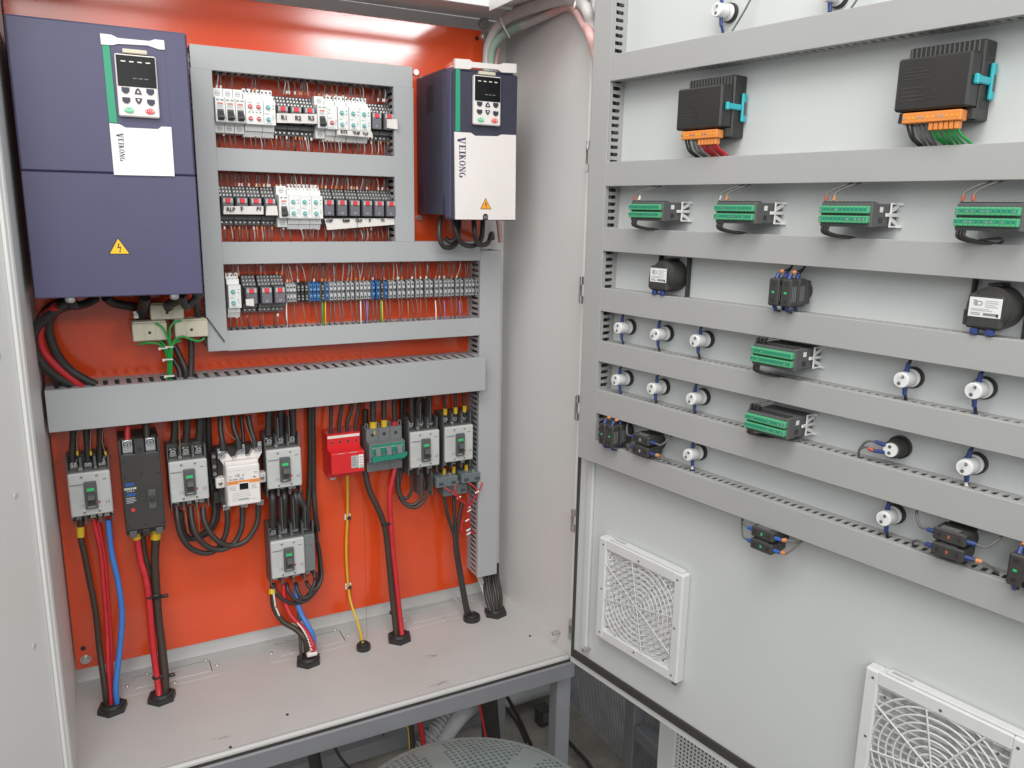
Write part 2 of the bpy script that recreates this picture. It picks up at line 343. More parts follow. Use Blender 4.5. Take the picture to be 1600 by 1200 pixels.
# ================================================================== slotted cable ducts
def duct(label, L, w, d, loc, axis='x', rz=0.0, pitch=.0128, sw=.0064, mt='duct', group='slotted wiring ducts', notch=()):
    r = thing('cable_duct', label, 'cable duct', loc, rz, group)
    mp = (lambda s, a, e: (s, -e, a)) if axis == 'x' else (lambda s, a, e: (a, -e, s))
    def bx(mb, s0, s1, a0, a1, e0, e1, ch=0):
        p, q = mp(s0, a0, e0), mp(s1, a1, e1)
        mb.box(min(p[0], q[0]), max(p[0], q[0]), min(p[1], q[1]), max(p[1], q[1]), min(p[2], q[2]), max(p[2], q[2]), mt, ch)
    b = MB(); bx(b, 0, L, -.0012, w+.0012, d-.002, d, .0008); bx(b, 0, L, -.0012, .0004, d-.009, d-.0022); bx(b, 0, L, w-.0004, w+.0012, d-.009, d-.0022); b.build('cover', r)
    b = MB(); bx(b, 0, L, .0022, w-.0022, 0.0003, .0018); b.build('base', r)
    t0, t1 = (d*.22, d*.79) if d > .05 else (d*.24, d*.80); c = sw*.42; th = .0018; n = max(1, int(L/pitch)); m0 = (L-n*pitch)/2
    for side in (0, 1):
        a = .0005 if side == 0 else w-.0005; ai = a+th if side == 0 else a-th
        b = MB()
        def q(pts): b.add([mp(s, aa, e) for s, aa, e in pts], [list(range(len(pts)))], mt)
        q([(0, a, 0), (L, a, 0), (L, a, t0), (0, a, t0)]); q([(0, a, t1), (L, a, t1), (L, a, d-.003), (0, a, d-.003)])
        h = sw/2
        half = [(0, t0), (h-c, t0), (h, t0+c), (h, t1-c), (h-c, t1), (0, t1)]
        for i in range(n+1):
            s0 = m0+(i-.5)*pitch; s1 = s0+pitch
            lo = [(s0+s, e) for s, e in half] if i > 0 else [(0, t0), (0, t1)]
            hi = [(s1-s, e) for s, e in half][::-1] if i < n else [(L, t1), (L, t0)]
            pl = lo+hi; q([(s, a, e) for s, e in pl])
            if i < n:
                full = [(s1-s, e) for s, e in half]+[(s1+s, e) for s, e in half][::-1]
                k = len(full)
                b.add([mp(s, a, e) for s, e in full]+[mp(s, ai, e) for s, e in full], [(j, (j+1) % k, k+(j+1) % k, k+j) for j in range(k)], mt)
        b.build('slotted_wall', r)
    b = MB(); rnd = random.Random(int(L*1000))
    for i in range(9):
        a, e = rnd.uniform(.012, w-.012), rnd.uniform(.009, d*.62); k = 9
        b.tube([mp(L*(.01+.98*j/k), min(w-.009, max(.009, a+rnd.uniform(-.006, .006))), e+rnd.uniform(-.004, .004)) for j in range(k+1)], .0042 if w < .06 else .0062, 'dark' if i % 3 else 'cable_grey', n=5, sub=2)
    b.build('wires_inside', r, kind='stuff')
    return r
dA = .0685
duct('grey duct cover running along the top of the relay rows', .4375, .0406, dA, (.2925, 0, 1.2017))
duct('tall grey duct at the left of the relay rows beside the big drive', .535, .0359, dA, (.2925, 0, .6665), 'z')
duct('grey duct between the first and second rows of relays', .3595, .0405, dA, (.3288, 0, 1.0195))
duct('short upright grey duct between the relay rows and the small drive', .3195, .0418, dA, (.6886, 0, .8820), 'z')
duct('long grey duct above the row of terminal blocks', .563, .0412, dA, (.3288, 0, .8403))
duct('long grey duct below the row of terminal blocks', .563, .0385, dA, (.3288, 0, .6665))
rb = P(760, 900, -dA).z
duct('tall upright grey duct at the right edge of the orange plate', .862-rb, .052, dA, (.8925, 0, rb), 'z')
duct('wide grey duct crossing the plate above the breakers', .8895, .0765, .099, (.0036, 0, .5407), pitch=.0203, sw=.0085)
dD = .0400
dz = [(1.1846, 1.2266), (1.0013, 1.0423), (.8833, .9241), (.7705, .8118), (.6725, .7103), (.5692, .614), (.4668, .5099)]
dl = ['topmost long duct across the door, above the two black panel meters', 'long door duct just below the two black panel meters', 'long door duct just below the row of four green connector controllers',
      'long door duct below the two round black buzzers', 'long door duct below the upper row of white lamp holders', 'long door duct below the second row of white lamp holders', 'lowest long duct across the door, above the fan filters']
for (z0, z1), l in zip(dz, dl):
    u0 = .0885 if z0 < .5 else .1358
    duct(l, .985-u0, z1-z0, dD, dw(u0, 0, z0), 'x', DROT, mt='duct_door', group='ducts across the door')
duct('upright duct on the hinge side of the door', ZR-.03-.5108, .0445, dD, dw(.0907, 0, .5108), 'z', DROT, mt='duct_door', group='ducts across the door')
# ================================================================== the two drives
def poly(px, y): return [(P(a, c, y).x, P(a, c, y).z) for a, c in px]
def zm(pts, ox, oy, k): return [(ox+a/k, oy+c/k) for a, c in pts]
def word_down(parent, x0, x1, z0, h, mt, y):                        # serif capitals running down: VEIKONG
    mb = MB(); zc = [z0]
    def st(L, big=1.0):
        w = h*.72*big; H = h*big; t = .16*h*big; f = .07*h*big; top = x1
        base = top-H; zz = zc[0]
        def bx(a0, a1, v0, v1): mb.box(base+v0*H, base+v1*H, y-.0004, y, zz-a1*w, zz-a0*w, mt)
        def ln(a0, v0, a1, v1, th): mb.prism([(base+v0*H, zz-(a0-th)*w), (base+v0*H, zz-(a0+th)*w), (base+v1*H, zz-(a1+th)*w), (base+v1*H, zz-(a1-th)*w)], y-.0004, y, mt)
        if L == 'V': ln(.2, 1, .5, 0, .15); ln(.85, 1, .55, 0, .06); bx(0, .45, .93, 1); bx(.65, 1, .93, 1)
        elif L == 'E': bx(.1, .4, 0, 1); bx(0, .9, .92, 1); bx(0, .9, 0, .08); bx(.4, .7, .46, .54); bx(.82, .9, .72, 1); bx(.82, .9, 0, .28)
        elif L == 'I': bx(.15, .45, 0, 1); bx(0, .6, .93, 1); bx(0, .6, 0, .07); w *= .62
        elif L == 'K': bx(.1, .4, 0, 1); bx(0, .5, .93, 1); bx(0, .5, 0, .07); ln(.4, .45, .85, 1, .06); ln(.5, .55, .85, 0, .14)
        elif L == 'N': bx(.08, .18, 0, 1); bx(.82, .92, 0, 1); ln(.16, 1, .84, 0, .13); bx(0, .3, 0, .07); bx(.7, 1, .93, 1)
        elif L in 'OG':
            for i in range(12):
                a, a2 = 2*math.pi*i/12, 2*math.pi*(i+1)/12
                if L == 'G' and i in (0, 1): continue
                r = lambda t, k: (base+(.5+.5*math.sin(t)*(.86 if k else 1))*H, zz-(.5+.5*math.cos(t)*(.5 if k else 1))*w)
                mb.prism([r(a, 0), r(a2, 0), r(a2, 1), r(a, 1)], y-.0004, y, mt)
            if L == 'G': bx(.6, 1, .42, .5); bx(.75, .95, .05, .5)
        zc[0] -= w*1.14
    for L in 'VEIKONG': st(L, 1.3 if L == 'V' else 1.0)
    return mb.build('lettering', parent)
def keypad(parent, c, y):                                           # c: TL, TR, BR, BL in x,z on the drive's front
    x0, x1 = (c[0][0]+c[3][0])/2, (c[1][0]+c[2][0])/2; z1, z0 = (c[0][1]+c[1][1])/2, (c[2][1]+c[3][1])/2; w, h = x1-x0, z1-z0; yf = y-.010
    b = MB(); b.box(x0, x1, yf, y, z0, z1, 'vfd_white', .002); k = b.build('keypad', parent)
    b = MB(); b.box(x0+.2*w, x1-.2*w, yf+.001, y, z1+.002, z1+.0085, 'cream', .001); b.build('latch', k)
    s0 = z0+.485*h
    b = MB(); b.box(x0+.03*w, x1-.03*w, yf-.0006, yf+.0005, s0, z1-.02*h, 'screen'); sc = b.build('screen', k)
    b = MB()
    for i in range(4): b.box(x0+(.14+.2*i)*w, x0+(.25+.2*i)*w, yf-.0008, yf-.0006, z1-.125*h, z1-.107*h, 'tag_white')
    for i in range(3): b.box(x0+(.40+.14*i)*w, x0+(.50+.14*i)*w, yf-.0008, yf-.0006, s0+.13*h, s0+.142*h, 'print_grey')
    b.build('indicator_print', k, kind='stuff')
    for i, (u, v) in enumerate(((.2, .42), (.5, .41), (.8, .42), (.2, .26), (.5, .27), (.8, .25))):
        b = MB(); x, z = x0+u*w, z0+v*h; a, e = .095*w, .048*h
        if u == .5:
            s = 1 if v > .3 else -1; pl = [(x-a*.9, z-e*s*.8), (x+a*.9, z-e*s*.8), (x+a*.7, z+e*s*.2), (x+.25*a, z+e*s*1.1), (x-.25*a, z+e*s*1.1), (x-a*.7, z+e*s*.2)]
        else: pl = [(x-a, z+e), (x+a, z+e), (x+a, z-e*.2), (x+a*.4, z-e), (x-a*.4, z-e), (x-a, z-e*.2)]
        b.prism(pl, yf-.0015, yf, 'vfd_navy'); b.build('button', k)
        if u == .5:
            s = 1 if v > .3 else -1; b = MB(); b.prism([(x-.35*a, z-e*s*.4), (x+.35*a, z-e*s*.4), (x, z+e*s*.5)], yf-.0018, yf-.0015, 'tag_white'); b.build('arrow_mark', k)
    for u, mt, tx in ((.25, 'button_green', 'RUN'), (.76, 'button_red', 'STOP')):
        b = MB(); x, z = x0+u*w, z0+.105*h; b.prism([(x+.12*w*math.cos(t*math.pi/7), z+.043*h*math.sin(t*math.pi/7)) for t in range(14)], yf-.002, yf, mt); b.build('button', k)
        text(tx, .0062, 'tag_white', k, (x, yf-.0022, z))
def sign(parent, pts, y, mt):
    (ax, az), (bx_, bz), (cx, cz) = pts; gx, gz = (ax+bx_+cx)/3, (az+bz+cz)/3
    b = MB(); b.prism(pts, y-.0004, y, 'ink'); s = b.build('warning_sign', parent)
    b = MB(); b.prism([(gx+(x-gx)*.86, gz+(z-gz)*.86) for x, z in pts], y-.0007, y-.0004, mt); b.build('sign_face', s)
    h = az-bz; b = MB(); X = lambda u: gx+u*h; Z = lambda v: bz+.06*h+v*h
    b.prism([(X(-.02), Z(.58)), (X(.05), Z(.58)), (X(-.02), Z(.38)), (X(.12), Z(.40)), (X(.06), Z(.14)), (X(.10), Z(.15)), (X(.035), Z(.04)), (X(-.01), Z(.16)), (X(.03), Z(.15)), (X(.06), Z(.33)), (X(-.09), Z(.31))], y-.0009, y-.0007, 'ink')
    b.build('bolt_mark', s)
# large drive
Y1 = -.222
v1 = thing('variable_speed_drive', 'large dark blue motor drive at the upper left of the orange plate', 'motor drive', (0, 0, 0), 0, 'motor drives')
zsp = P(230, 273, Y1).z
b = MB(); b.box(.012, .2705, Y1+.02, -.001, .812, 1.2325, 'vfd_navy', .003); b.build('housing', v1)
b = MB(); b.box(.0115, .271, Y1, Y1+.0195, zsp+.0004, 1.233, 'vfd_blue', .0028); b.build('front_cover', v1)
b = MB(); b.box(.0115, .271, Y1, Y1+.0195, .7985, zsp-.0004, 'vfd_blue', .0016); b.box(.0115, .271, Y1+.0197, -.03, .7985, .8115, 'vfd_navy'); b.build('terminal_cover', v1)
Q = lambda pts: poly(zm(pts, 0, 0, 3.75), Y1)
b = MB(); b.prism(Q([(585, 197), (652, 205), (690, 224), (875, 242), (905, 232), (960, 238), (965, 293), (930, 291), (865, 268), (690, 258), (660, 266), (592, 262)]), Y1-.003, Y1, 'white'); b.build('handle_strip', v1)
b = MB(); b.prism(Q([(598, 264), (640, 267), (687, 720), (640, 718)]), Y1-.002, Y1, 'strip_green'); b.build('side_strip', v1)
b = MB(); b.prism(Q([(645, 268), (690, 262), (865, 272), (930, 294), (963, 296), (1001, 741), (945, 739), (925, 754), (737, 746), (702, 727), (690, 722)]), Y1-.0012, Y1, 'vfd_blue'); b.build('keypad_surround', v1)
b = MB(); b.prism(Q([(640, 722), (700, 728), (735, 748), (925, 757), (945, 742), (1003, 745), (1022, 1033), (668, 1025)]), Y1-.003, Y1, 'white'); b.build('label_panel', v1)
keypad(v1, Q([(665, 315), (905, 338), (940, 695), (700, 685)]), Y1)
a = Q([(680, 780), (716, 776), (705, 942)]); word_down(v1, a[0][0], a[1][0]+.001, a[0][1], (a[1][0]-a[0][0])*.86, 'navy_ink', Y1-.003)
sign(v1, poly([(184, 370.5), (204.5, 397.5), (169.5, 397.5)], Y1), Y1, 'sign_yellow')
for px, py in ((110, 468), (272, 462)):
    q = P(px, py, Y1+.03); b = MB(); b.cyl((q.x, Y1+.03, .799), (q.x, Y1+.03, .792), .0085, 'metal', n=12); b.dome((q.x, Y1+.03, .792), (0, 0, -1), .0085, .006, 'metal'); b.build('gland_screw', v1)
b = MB(); b.box(.016, .018, Y1-.0005, Y1, .80, .801, 'black'); b.build('corner_mark', v1)
# small drive
Y2 = -.2
v2 = thing('variable_speed_drive', 'small motor drive with a long white front panel beside the right wall', 'motor drive', (0, 0, 0), 0, 'motor drives')
Q = lambda pts: poly(zm(pts, 620, 0, 3), Y2)
x0, x1, z0, z1 = .7645, .9112, .9320, 1.2330
b = MB(); b.box(x0-.001, x1-.001, -.155, -.001, z0+.01, z1, 'vfd_navy', .004); hs = b.build('housing', v2)
b = MB(); b.box(x0, x1, Y2+.012, -.1555, z0, z1-.002, 'vfd_blue', .005); b.build('front_frame', v2)
b = MB(); b.box(x0+.001, x1, Y2, Y2+.0115, z0, z1-.008, 'vfd_navy', .003); fc = b.build('front_cover', v2)
for k in range(9):
    b = MB(); b.box(x0-.0016, x0-.0009, -.100, -.062, 1.205-k*.0062, 1.2085-k*.0062, 'black'); b.build('vent_slot', hs)
for k in range(7):
    b = MB(); b.box(x0-.0016, x0-.0009, -.045, -.015, 1.0-k*.007, 1.003-k*.007, 'black'); b.build('vent_slot', hs)
b = MB(); b.prism([(-.155, z0+.01), (-.155, z0+.045), (-.15, z0+.05), (-.06, z0+.018), (-.05, z0+.01)], x0-.0035, x0-.001, 'vfd_navy', 'x'); b.build('side_flare', hs)
b = MB(); b.prism(Q([(270, 275), (338, 280), (352, 291), (478, 303), (495, 297), (558, 300), (558, 343), (490, 340), (470, 327), (352, 317), (338, 325), (272, 321)]), Y2-.003, Y2+.004, 'vfd_white'); b.build('handle_strip', v2)
b = MB(); b.prism(Q([(275, 323), (295, 325), (295, 616), (274, 616)]), Y2-.002, Y2, 'strip_green'); b.build('side_strip', v2)
b = MB(); b.prism(Q([(268, 618), (345, 623), (365, 637), (470, 639), (488, 631), (556, 634), (552, 1030), (426, 1030), (426, 1012), (420, 1002), (406, 1002), (400, 1012), (400, 1029), (272, 1028)]), Y2-.003, Y2, 'vfd_white'); b.build('label_panel', v2)
q = Q([(413, 1018)])[0]; b = MB(); b.cyl((q[0], Y2, q[1]), (q[0], Y2-.002, q[1]), .0035, 'metal', n=10); b.build('screw', v2)
keypad(v2, Q([(352, 352), (478, 366), (478, 592), (352, 586)]), Y2)
a = Q([(283, 642), (318, 642)]); word_down(v2, a[0][0], a[1][0]+.001, a[0][1], (a[1][0]-a[0][0])*.86, 'navy_ink', Y2-.003)
sign(v2, Q([(413, 928), (440, 981), (388, 980)]), Y2-.003, 'sign_orange')
for px, py in ((650, 113), (655, 340)):
    q = P(px, py, -.004); b = MB(); b.cyl((q.x, 0, q.z), (q.x, -.006, q.z), .006, 'metal', n=10); b.build('fixing_screw', v2)
# ================================================================== rows of rail devices
RZ = {1: 1.1305, 2: .9525, 3: .7755}
for k, (x0, x1, l) in {1: (.331, .686, 'top'), 2: (.331, .686, 'middle'), 3: (.331, .890, 'lowest')}.items():
    b = MB(); z = RZ[k]; b.box(x0, x1, -.008, -.001, z-.0125, z+.0125, 'zinc'); b.box(x0, x1, -.009, -.008, z+.0125, z+.0175, 'zinc'); b.box(x0, x1, -.009, -.008, z-.0175, z-.0125, 'zinc')
    one(b, 'mounting_rail', 'zinc mounting rail behind the %s row of rail devices' % l, 'mounting rail', group='mounting rails')
def lines(b, x0, x1, z0, z1, n, y, mt, fill=.45):
    for i in range(n):
        z = z1-(z1-z0)*(i+.5)/n; h = (z1-z0)/n*fill/2; e = x1-(x1-x0)*random.uniform(0, .35)
        b.box(x0, e, y-.0003, y, z-h, z+h, mt)
def mcb(label, loc, w=.018):
    r = thing('circuit_breaker', label, 'circuit breaker', loc, 0, 'miniature circuit breakers'); a = w/2-.0003; y = -.076
    b = MB(); b.prism([(-.008, -.041), (-.008, .041), (-.052, .041), (-.053, .040), (-.053, .0235), (y+.001, .0225), (y, .0215), (y, -.0215), (y+.001, -.0225), (-.053, -.0235), (-.053, -.040), (-.052, -.041)], -a, a, 'white', 'x'); b.build('housing', r)
    for s in (1, -1):
        b = MB(); b.cyl((0, -.0530, s*.032), (0, -.0536, s*.032), .0050, 'print_pale', n=12); b.cyl((0, -.0536, s*.032), (0, -.0541, s*.032), .0040, 'white_dim', n=12); b.box(-.003, .003, -.0544, -.0541, s*.032-.0005, s*.032+.0005, 'print_grey'); b.build('terminal_screw', r)
    b = MB(); b.box(-.0058, .0058, y-.0006, y+.001, -.0195, .001, 'base_grey', .0004); t = b.build('toggle_slot', r)
    b = MB(); b.prism([(y, -.002), (y-.005, -.008), (y-.012, -.012), (y-.013, -.015), (y-.010, -.017), (y, -.0185)], -.0056, .0056, 'dark', 'x'); b.build('toggle', r)
    b = MB(); b.box(-.0068, -.002, y-.0004, y, .0165, .0185, 'print_grey'); b.box(.001, .0065, y-.0004, y, .0165, .0185, 'print_grey'); b.box(-.005, .005, y-.0004, y, .0095, .0125, 'print_red')
    lines(b, -.006, .006, .003, .009, 3, y, 'print_pale'); b.build('printed_text', r, kind='stuff')
    return r
def stepped(name, label, cat, loc, w, group):
    r = thing(name, label, cat, loc, 0, group); a = w/2-.0003; y = -.074
    b = MB(); b.prism([(-.008, -.045), (-.008, .045), (-.046, .045), (-.046, .034), (-.056, .033), (-.057, .0235), (y, .0225), (y, -.0225), (-.057, -.0235), (-.056, -.034), (-.05, -.036), (-.046, -.045)], -a, a, 'white', 'x'); b.build('housing', r)
    n = max(2, int(w/.0062)); b = MB()
    for i in range(n):
        x = -w/2+w*(i+.5)/n; b.cyl((x, -.0458, .040), (x, -.0464, .040), .0018, 'ink', n=8); b.box(x-.0018, x+.0018, -.0466, -.0455, -.043, -.039, 'ink'); b.box(x-.0006, x+.0006, -.0565, -.0555, .0335, .036, 'print_grey')
    b.build('wire_entries', r, kind='stuff')
    return r, y
def dial(r, x, z, y, mt):
    b = MB(); b.cyl((x, y, z), (x, y-.0012, z), .0047, 'white_dim', n=14); b.cyl((x, y-.0012, z), (x, y-.004, z), .0041, mt, .0034, n=12); d = b.build('dial', r)
    b = MB(); b.box(x-.003, x+.003, y-.0046, y-.004, z-.0005, z+.0005, 'tag_white'); b.build('pointer', d)
def timer(label, loc, w=.0228, mt='teal', n=2):
    r, y = stepped('timer_relay', label, 'timer relay', loc, w, 'timer relays')
    if n == 2: dial(r, -.003, .010, y, mt); dial(r, -.003, -.0125, y, mt)
    else: dial(r, -.001, -.0105, y, mt)
    b = MB(); x = .0072 if n == 2 else -.006
    for z in (.0135, .0075): b.box(x-.0011, x+.0011, y-.0004, y, z-.0011, z+.0011, 'print_grey')
    lines(b, -.009, .001, -.0035, -.001, 2, y, 'print_pale'); lines(b, -.008, .007, -.0215, -.0185, 2, y, 'print_pale'); lines(b, .005, .009, -.014, -.004, 4, y, 'print_pale')
    b.build('printed_text', r, kind='stuff'); return r
def phase_relay(label, loc, w=.0335):
    r, y = stepped('phase_monitor', label, 'phase monitor', loc, w, None)
    for x in (-.008, .0075):
        for z in (.0095, -.0125): dial(r, x, z, y, 'dial_red')
    b = MB()
    for i in range(4): b.box(-.011+.0068*i, -.0085+.0068*i, y-.0004, y, -.002, .0005, 'print_grey')
    lines(b, -.012, -.004, .0155, .018, 2, y, 'print_pale'); lines(b, .004, .012, .0155, .018, 2, y, 'print_pale'); b.build('printed_text', r, kind='stuff'); return r
def relay(label, loc, w=.0262):
    r = thing('plug_in_relay', label, 'relay', loc, 0, 'plug in relays'); a = w/2-.0004
    b = MB(); b.prism([(-.008, -.038), (-.008, .038), (-.030, .038), (-.031, .031), (-.036, .031), (-.037, .0245), (-.043, .0245), (-.043, .0170), (-.036, .0165), (-.036, -.0175), (-.045, -.0185), (-.045, -.0265), (-.033, -.0275), (-.032, -.038)], -a, a, 'socket_grey', 'x'); b.build('socket', r)
    b = MB()
    for z, y in ((.0345, -.0305), (.028, -.0365), (.0207, -.043), (-.0325, -.0325)):
        n = 4 if z > 0 else 3
        for i in range(n):
            x = -a+2*a*(i+.5)/n; b.cyl((x, y+.001, z), (x, y-.0012, z), .0018, 'zinc', n=7); b.box(x-.0028, x+.0028, y-.0003, y+.001, z-.0028, z+.0028, 'base_grey')
    b.build('terminal_screws', r, kind='stuff')
    c = a*.80
    b = MB(); b.box(-c, c, -.0695, -.034, -.0168, .0160, 'relay_clear', .0012); rb = b.build('relay_body', r)
    b = MB(); b.box(-c-.0016, -c-.0001, -.064, -.036, -.0168, .016, 'dark'); b.build('side_rib', r)
    b = MB(); b.box(c+.0001, c+.0016, -.064, -.036, -.0168, .016, 'dark'); b.build('side_rib', r)
    b = MB(); b.box(-.0042, .0042, -.0725, -.069, .0055, .0140, 'button_red', .0008); b.build('test_button', rb)
    b = MB(); b.box(-c+.001, -.0046, -.0702, -.069, .006, .0145, 'print_pale'); b.box(.0046, c-.001, -.0702, -.069, .006, .0145, 'print_pale'); b.build('flag_window', rb, kind='stuff')
    b = MB(); lines(b, -.003, .003, -.013, -.009, 2, -.0696, 'print_pale'); b.build('printed_text', rb, kind='stuff')
    return r
z = RZ[1]
m0 = mcb('white single pole breaker at the left end of the top row', (.3398, 0, z))
mcb('second white breaker from the left end of the top row', (.3580, 0, z)); mcb('third white breaker from the left, beside the four red dials', (.3763, 0, z))
phase_relay('white monitor module with four red dials in the top row', (.4028, 0, z))
timer('white timer with teal dials beside the module with four red dials', (.4312, 0, z))
relay('relay above the handwritten R1 on its paper strip', (.4580, 0, z)); relay('relay above the handwritten R2 on its paper strip', (.4843, 0, z)); relay('relay above the handwritten R3 on its paper strip', (.5106, 0, z))
mcb('white breaker between relay R3 and the single red dial module', (.5340, 0, z), .0195)
timer('white module with one red dial in the top row', (.5545, 0, z), .0208, 'dial_red', 1)
timer('teal dial timer right beside the single red dial module, marked RT3', (.5772, 0, z)); timer('middle one of three teal dial timers at the right of the top row', (.6008, 0, z)); timer('teal dial timer next to the right hand relays of the top row', (.6236, 0, z))
relay('uncovered relay just right of the three teal timers in the top row', (.6500, 0, z)); relay('relay with a curled blank paper flag at the right end of the top row', (.6768, 0, z))
z = RZ[2]
relay('relay above the handwritten RLP at the left end of the middle row', (.3448, 0, z)); relay('relay above the handwritten F in the middle row', (.3716, 0, z)); relay('relay above the handwritten F1 in the middle row', (.3982, 0, z)); relay('relay with a small blank paper flag, left of the middle row breaker', (.4256, 0, z))
mcb('white breaker in the middle row, left of three teal timers', (.4508, 0, z), .0200)
timer('teal dial timer touching the middle row breaker', (.4726, 0, z)); timer('centre one of the three teal timers in the middle row', (.4953, 0, z)); timer('teal dial timer left of the six bare relays in the middle row', (.5182, 0, z))
for i, (x, l) in enumerate(zip((.5442, .5718, .5992, .6262, .6522, .6786), ('first of six bare relays right of the teal timers', 'second of six bare relays, left of the handwritten RMP', 'third of six bare relays, above the handwritten QLP', 'fourth of six bare relays in the middle row', 'fifth of six bare relays, above the handwritten F1 on the hanging strip', 'last of six bare relays, at the right end of the middle row'))): relay(l, (x, 0, z))
z = RZ[3]
timer('lone teal dial timer at the left end of the terminal block row', (.3470, 0, z), .0240)
relay('relay with a torn paper flag beside the lone timer in the lowest row', (.3805, 0, z), .0275); relay('left one of two bare relays beside the grey terminal blocks', (.4105, 0, z)); relay('right one of two bare relays, touching the grey terminal blocks', (.4370, 0, z))
# handwritten paper strips
def strip(label, pts, y, words, mt='paper', curl=0.0, rot=0.0):
    r = thing('paper_label', label, 'paper label', (0, 0, 0), 0, 'handwritten paper labels'); n = 10; b = MB()
    (ax, az), (bx_, bz), (cx, cz), (dx, dz) = pts; vs = []
    for i in range(n+1):
        t = i/n; o = curl*max(0, (t-.86)/.14)**2-.001*abs(math.sin(t*9))
        for s in (0, 1):
            x = (ax+(bx_-ax)*t)*(1-s)+(dx+(cx-dx)*t)*s; zz = (az+(bz-az)*t)*(1-s)+(dz+(cz-dz)*t)*s
            vs.append((x, y-o-.0004*s, zz))
    k = len(vs); vs += [(x, yy+.0004, zz) for x, yy, zz in vs]
    b.add(vs, [(2*i, 2*i+1, 2*i+3, 2*i+2) for i in range(n)]+[(k+2*i, k+2*i+2, k+2*i+3, k+2*i+1) for i in range(n)], mt, True); b.build('strip', r)
    for w, x, zz, sz in words: text(w, sz*1.1, 'ink', r, (x, y-.002, zz), bold=.00035, shear=random.uniform(-.1, .3))
    return r
def px4(pts, y, ox, oy, k): return [(P(ox+a/k, oy+c/k, y).x, P(ox+a/k, oy+c/k, y).z) for a, c in pts]
y = -.0735
def xz(X, Y, y, ox=300, oy=60, k=4.4444): p = P(ox+X/k, oy+Y/k, y); return p.x, p.z
s = px4([(588, 520), (868, 525), (868, 592), (588, 585)], y, 300, 60, 4.4444)
strip('white paper strip reading R1 R2 R3 across three relays', s, y, [('R1', *xz(640, 551, y), .0105), ('R2', *xz(735, 555, y), .0105), ('R3', *xz(828, 556, y), .0105)])
s = px4([(868, 545), (880, 500), (862, 575), (868, 592)], y, 300, 60, 4.4444)
y = -.0755
s = px4([(1010, 636), (1240, 648), (1250, 688), (1010, 668)], y, 300, 60, 4.4444)
strip('cream paper strip reading RT3 THP TLP below three teal timers', s, y, [('RT3', *xz(1055, 650, y), .0075), ('THP', *xz(1140, 659, y), .0075), ('TLP', *xz(1203, 664, y), .0068)], curl=.008)
y = -.0730
strip('curled blank paper flag on the last relay of the top row', px4([(1352, 560), (1420, 560), (1425, 632), (1352, 620)], y, 300, 60, 4.4444), y, [], curl=.006)
XY = lambda X, Y, y: xz(X, Y, y, 300, 240)
strip('white paper strip reading RLP F F1 across three relays', px4([(222, 365), (496, 365), (496, 422), (218, 420)], y, 300, 240, 4.4444), y, [('RLP', *XY(268, 388, y), .0095), ('F', *XY(347, 386, y), .011), ('F1', *XY(462, 384, y), .0095)])
strip('blank paper flag on the fourth relay of the middle row', px4([(518, 365), (590, 362), (598, 428), (512, 428)], y, 300, 240, 4.4444), y, [])
y = -.062
strip('long drooping paper strip reading RMP QLP F F1 below six relays', px4([(920, 452), (1418, 450), (1418, 492), (940, 530)], y, 300, 240, 4.4444), y, [('CSP', *XY(952, 467, y), .0075), ('RMP', *XY(1070, 467, y), .0075), ('QLP', *XY(1157, 465, y), .0075), ('F', *XY(1233, 466, y), .008), ('F1', *XY(1325, 464, y), .0075)])
y = -.0735
strip('torn paper flag on the first relay of the lowest row', px4([(372, 1012), (428, 1008), (432, 1060), (376, 1055)], y, 300, 240, 4.4444), y, [])
# terminal blocks
tbm = {'grey': 'term_grey', 'black': 'dark', 'blue': 'tb_blue'}; tbmesh = {}
def terminal(col, label, loc, w, first):
    mt = tbm[col]; a = w/2-.00025
    if col not in tbmesh:
        b = MB(); b.prism([(-.008, -.021), (-.008, .021), (-.034, .021), (-.040, .0185), (-.047, .017), (-.048, .004), (-.044, .0035), (-.044, -.0035), (-.048, -.004), (-.047, -.017), (-.040, -.0185), (-.034, -.021)], -a, a, mt, 'x')
        e = MB()
        for zz in (.0125, -.0125): e.box(-a*.55, a*.55, -.0482, -.045, zz-.0018, zz+.0018, 'ink' if col != 'black' else 'metal')
        for zz in (.0012, -.0012): e.box(-a*.8, a*.8, -.0445, -.043, zz-.0008, zz+.0008, 'ink')
        for zz in (.0065, -.0065): e.box(-a*.5, a*.5, -.0484, -.046, zz-.001, zz+.001, 'print_pale' if col != 'grey' else 'white_dim')
        tbmesh[col] = (b.mesh('body'), e.mesh('wire_entries'))
    r = thing('terminal_block', label, 'terminal block', loc, 0, 'terminal blocks on the lowest rail')
    for nm, me in zip(('body', 'wire_entries'), tbmesh[col]):
        o = bpy.data.objects.new(nm, me); COL.objects.link(o); o.parent = r
        if nm == 'wire_entries': o['kind'] = 'stuff'
    if first:
        b = MB(); b.box(-a-.0016, -a-.0003, -.043, -.008, -.021, .021, 'mid_grey'); b.build('end_plate', r)
    return r
nth = ['first', 'second', 'third', 'fourth', 'fifth', 'sixth', 'seventh', 'eighth', 'ninth', 'tenth', 'eleventh', 'twelfth', 'thirteenth', 'fourteenth', 'fifteenth', 'sixteenth', 'seventeenth']
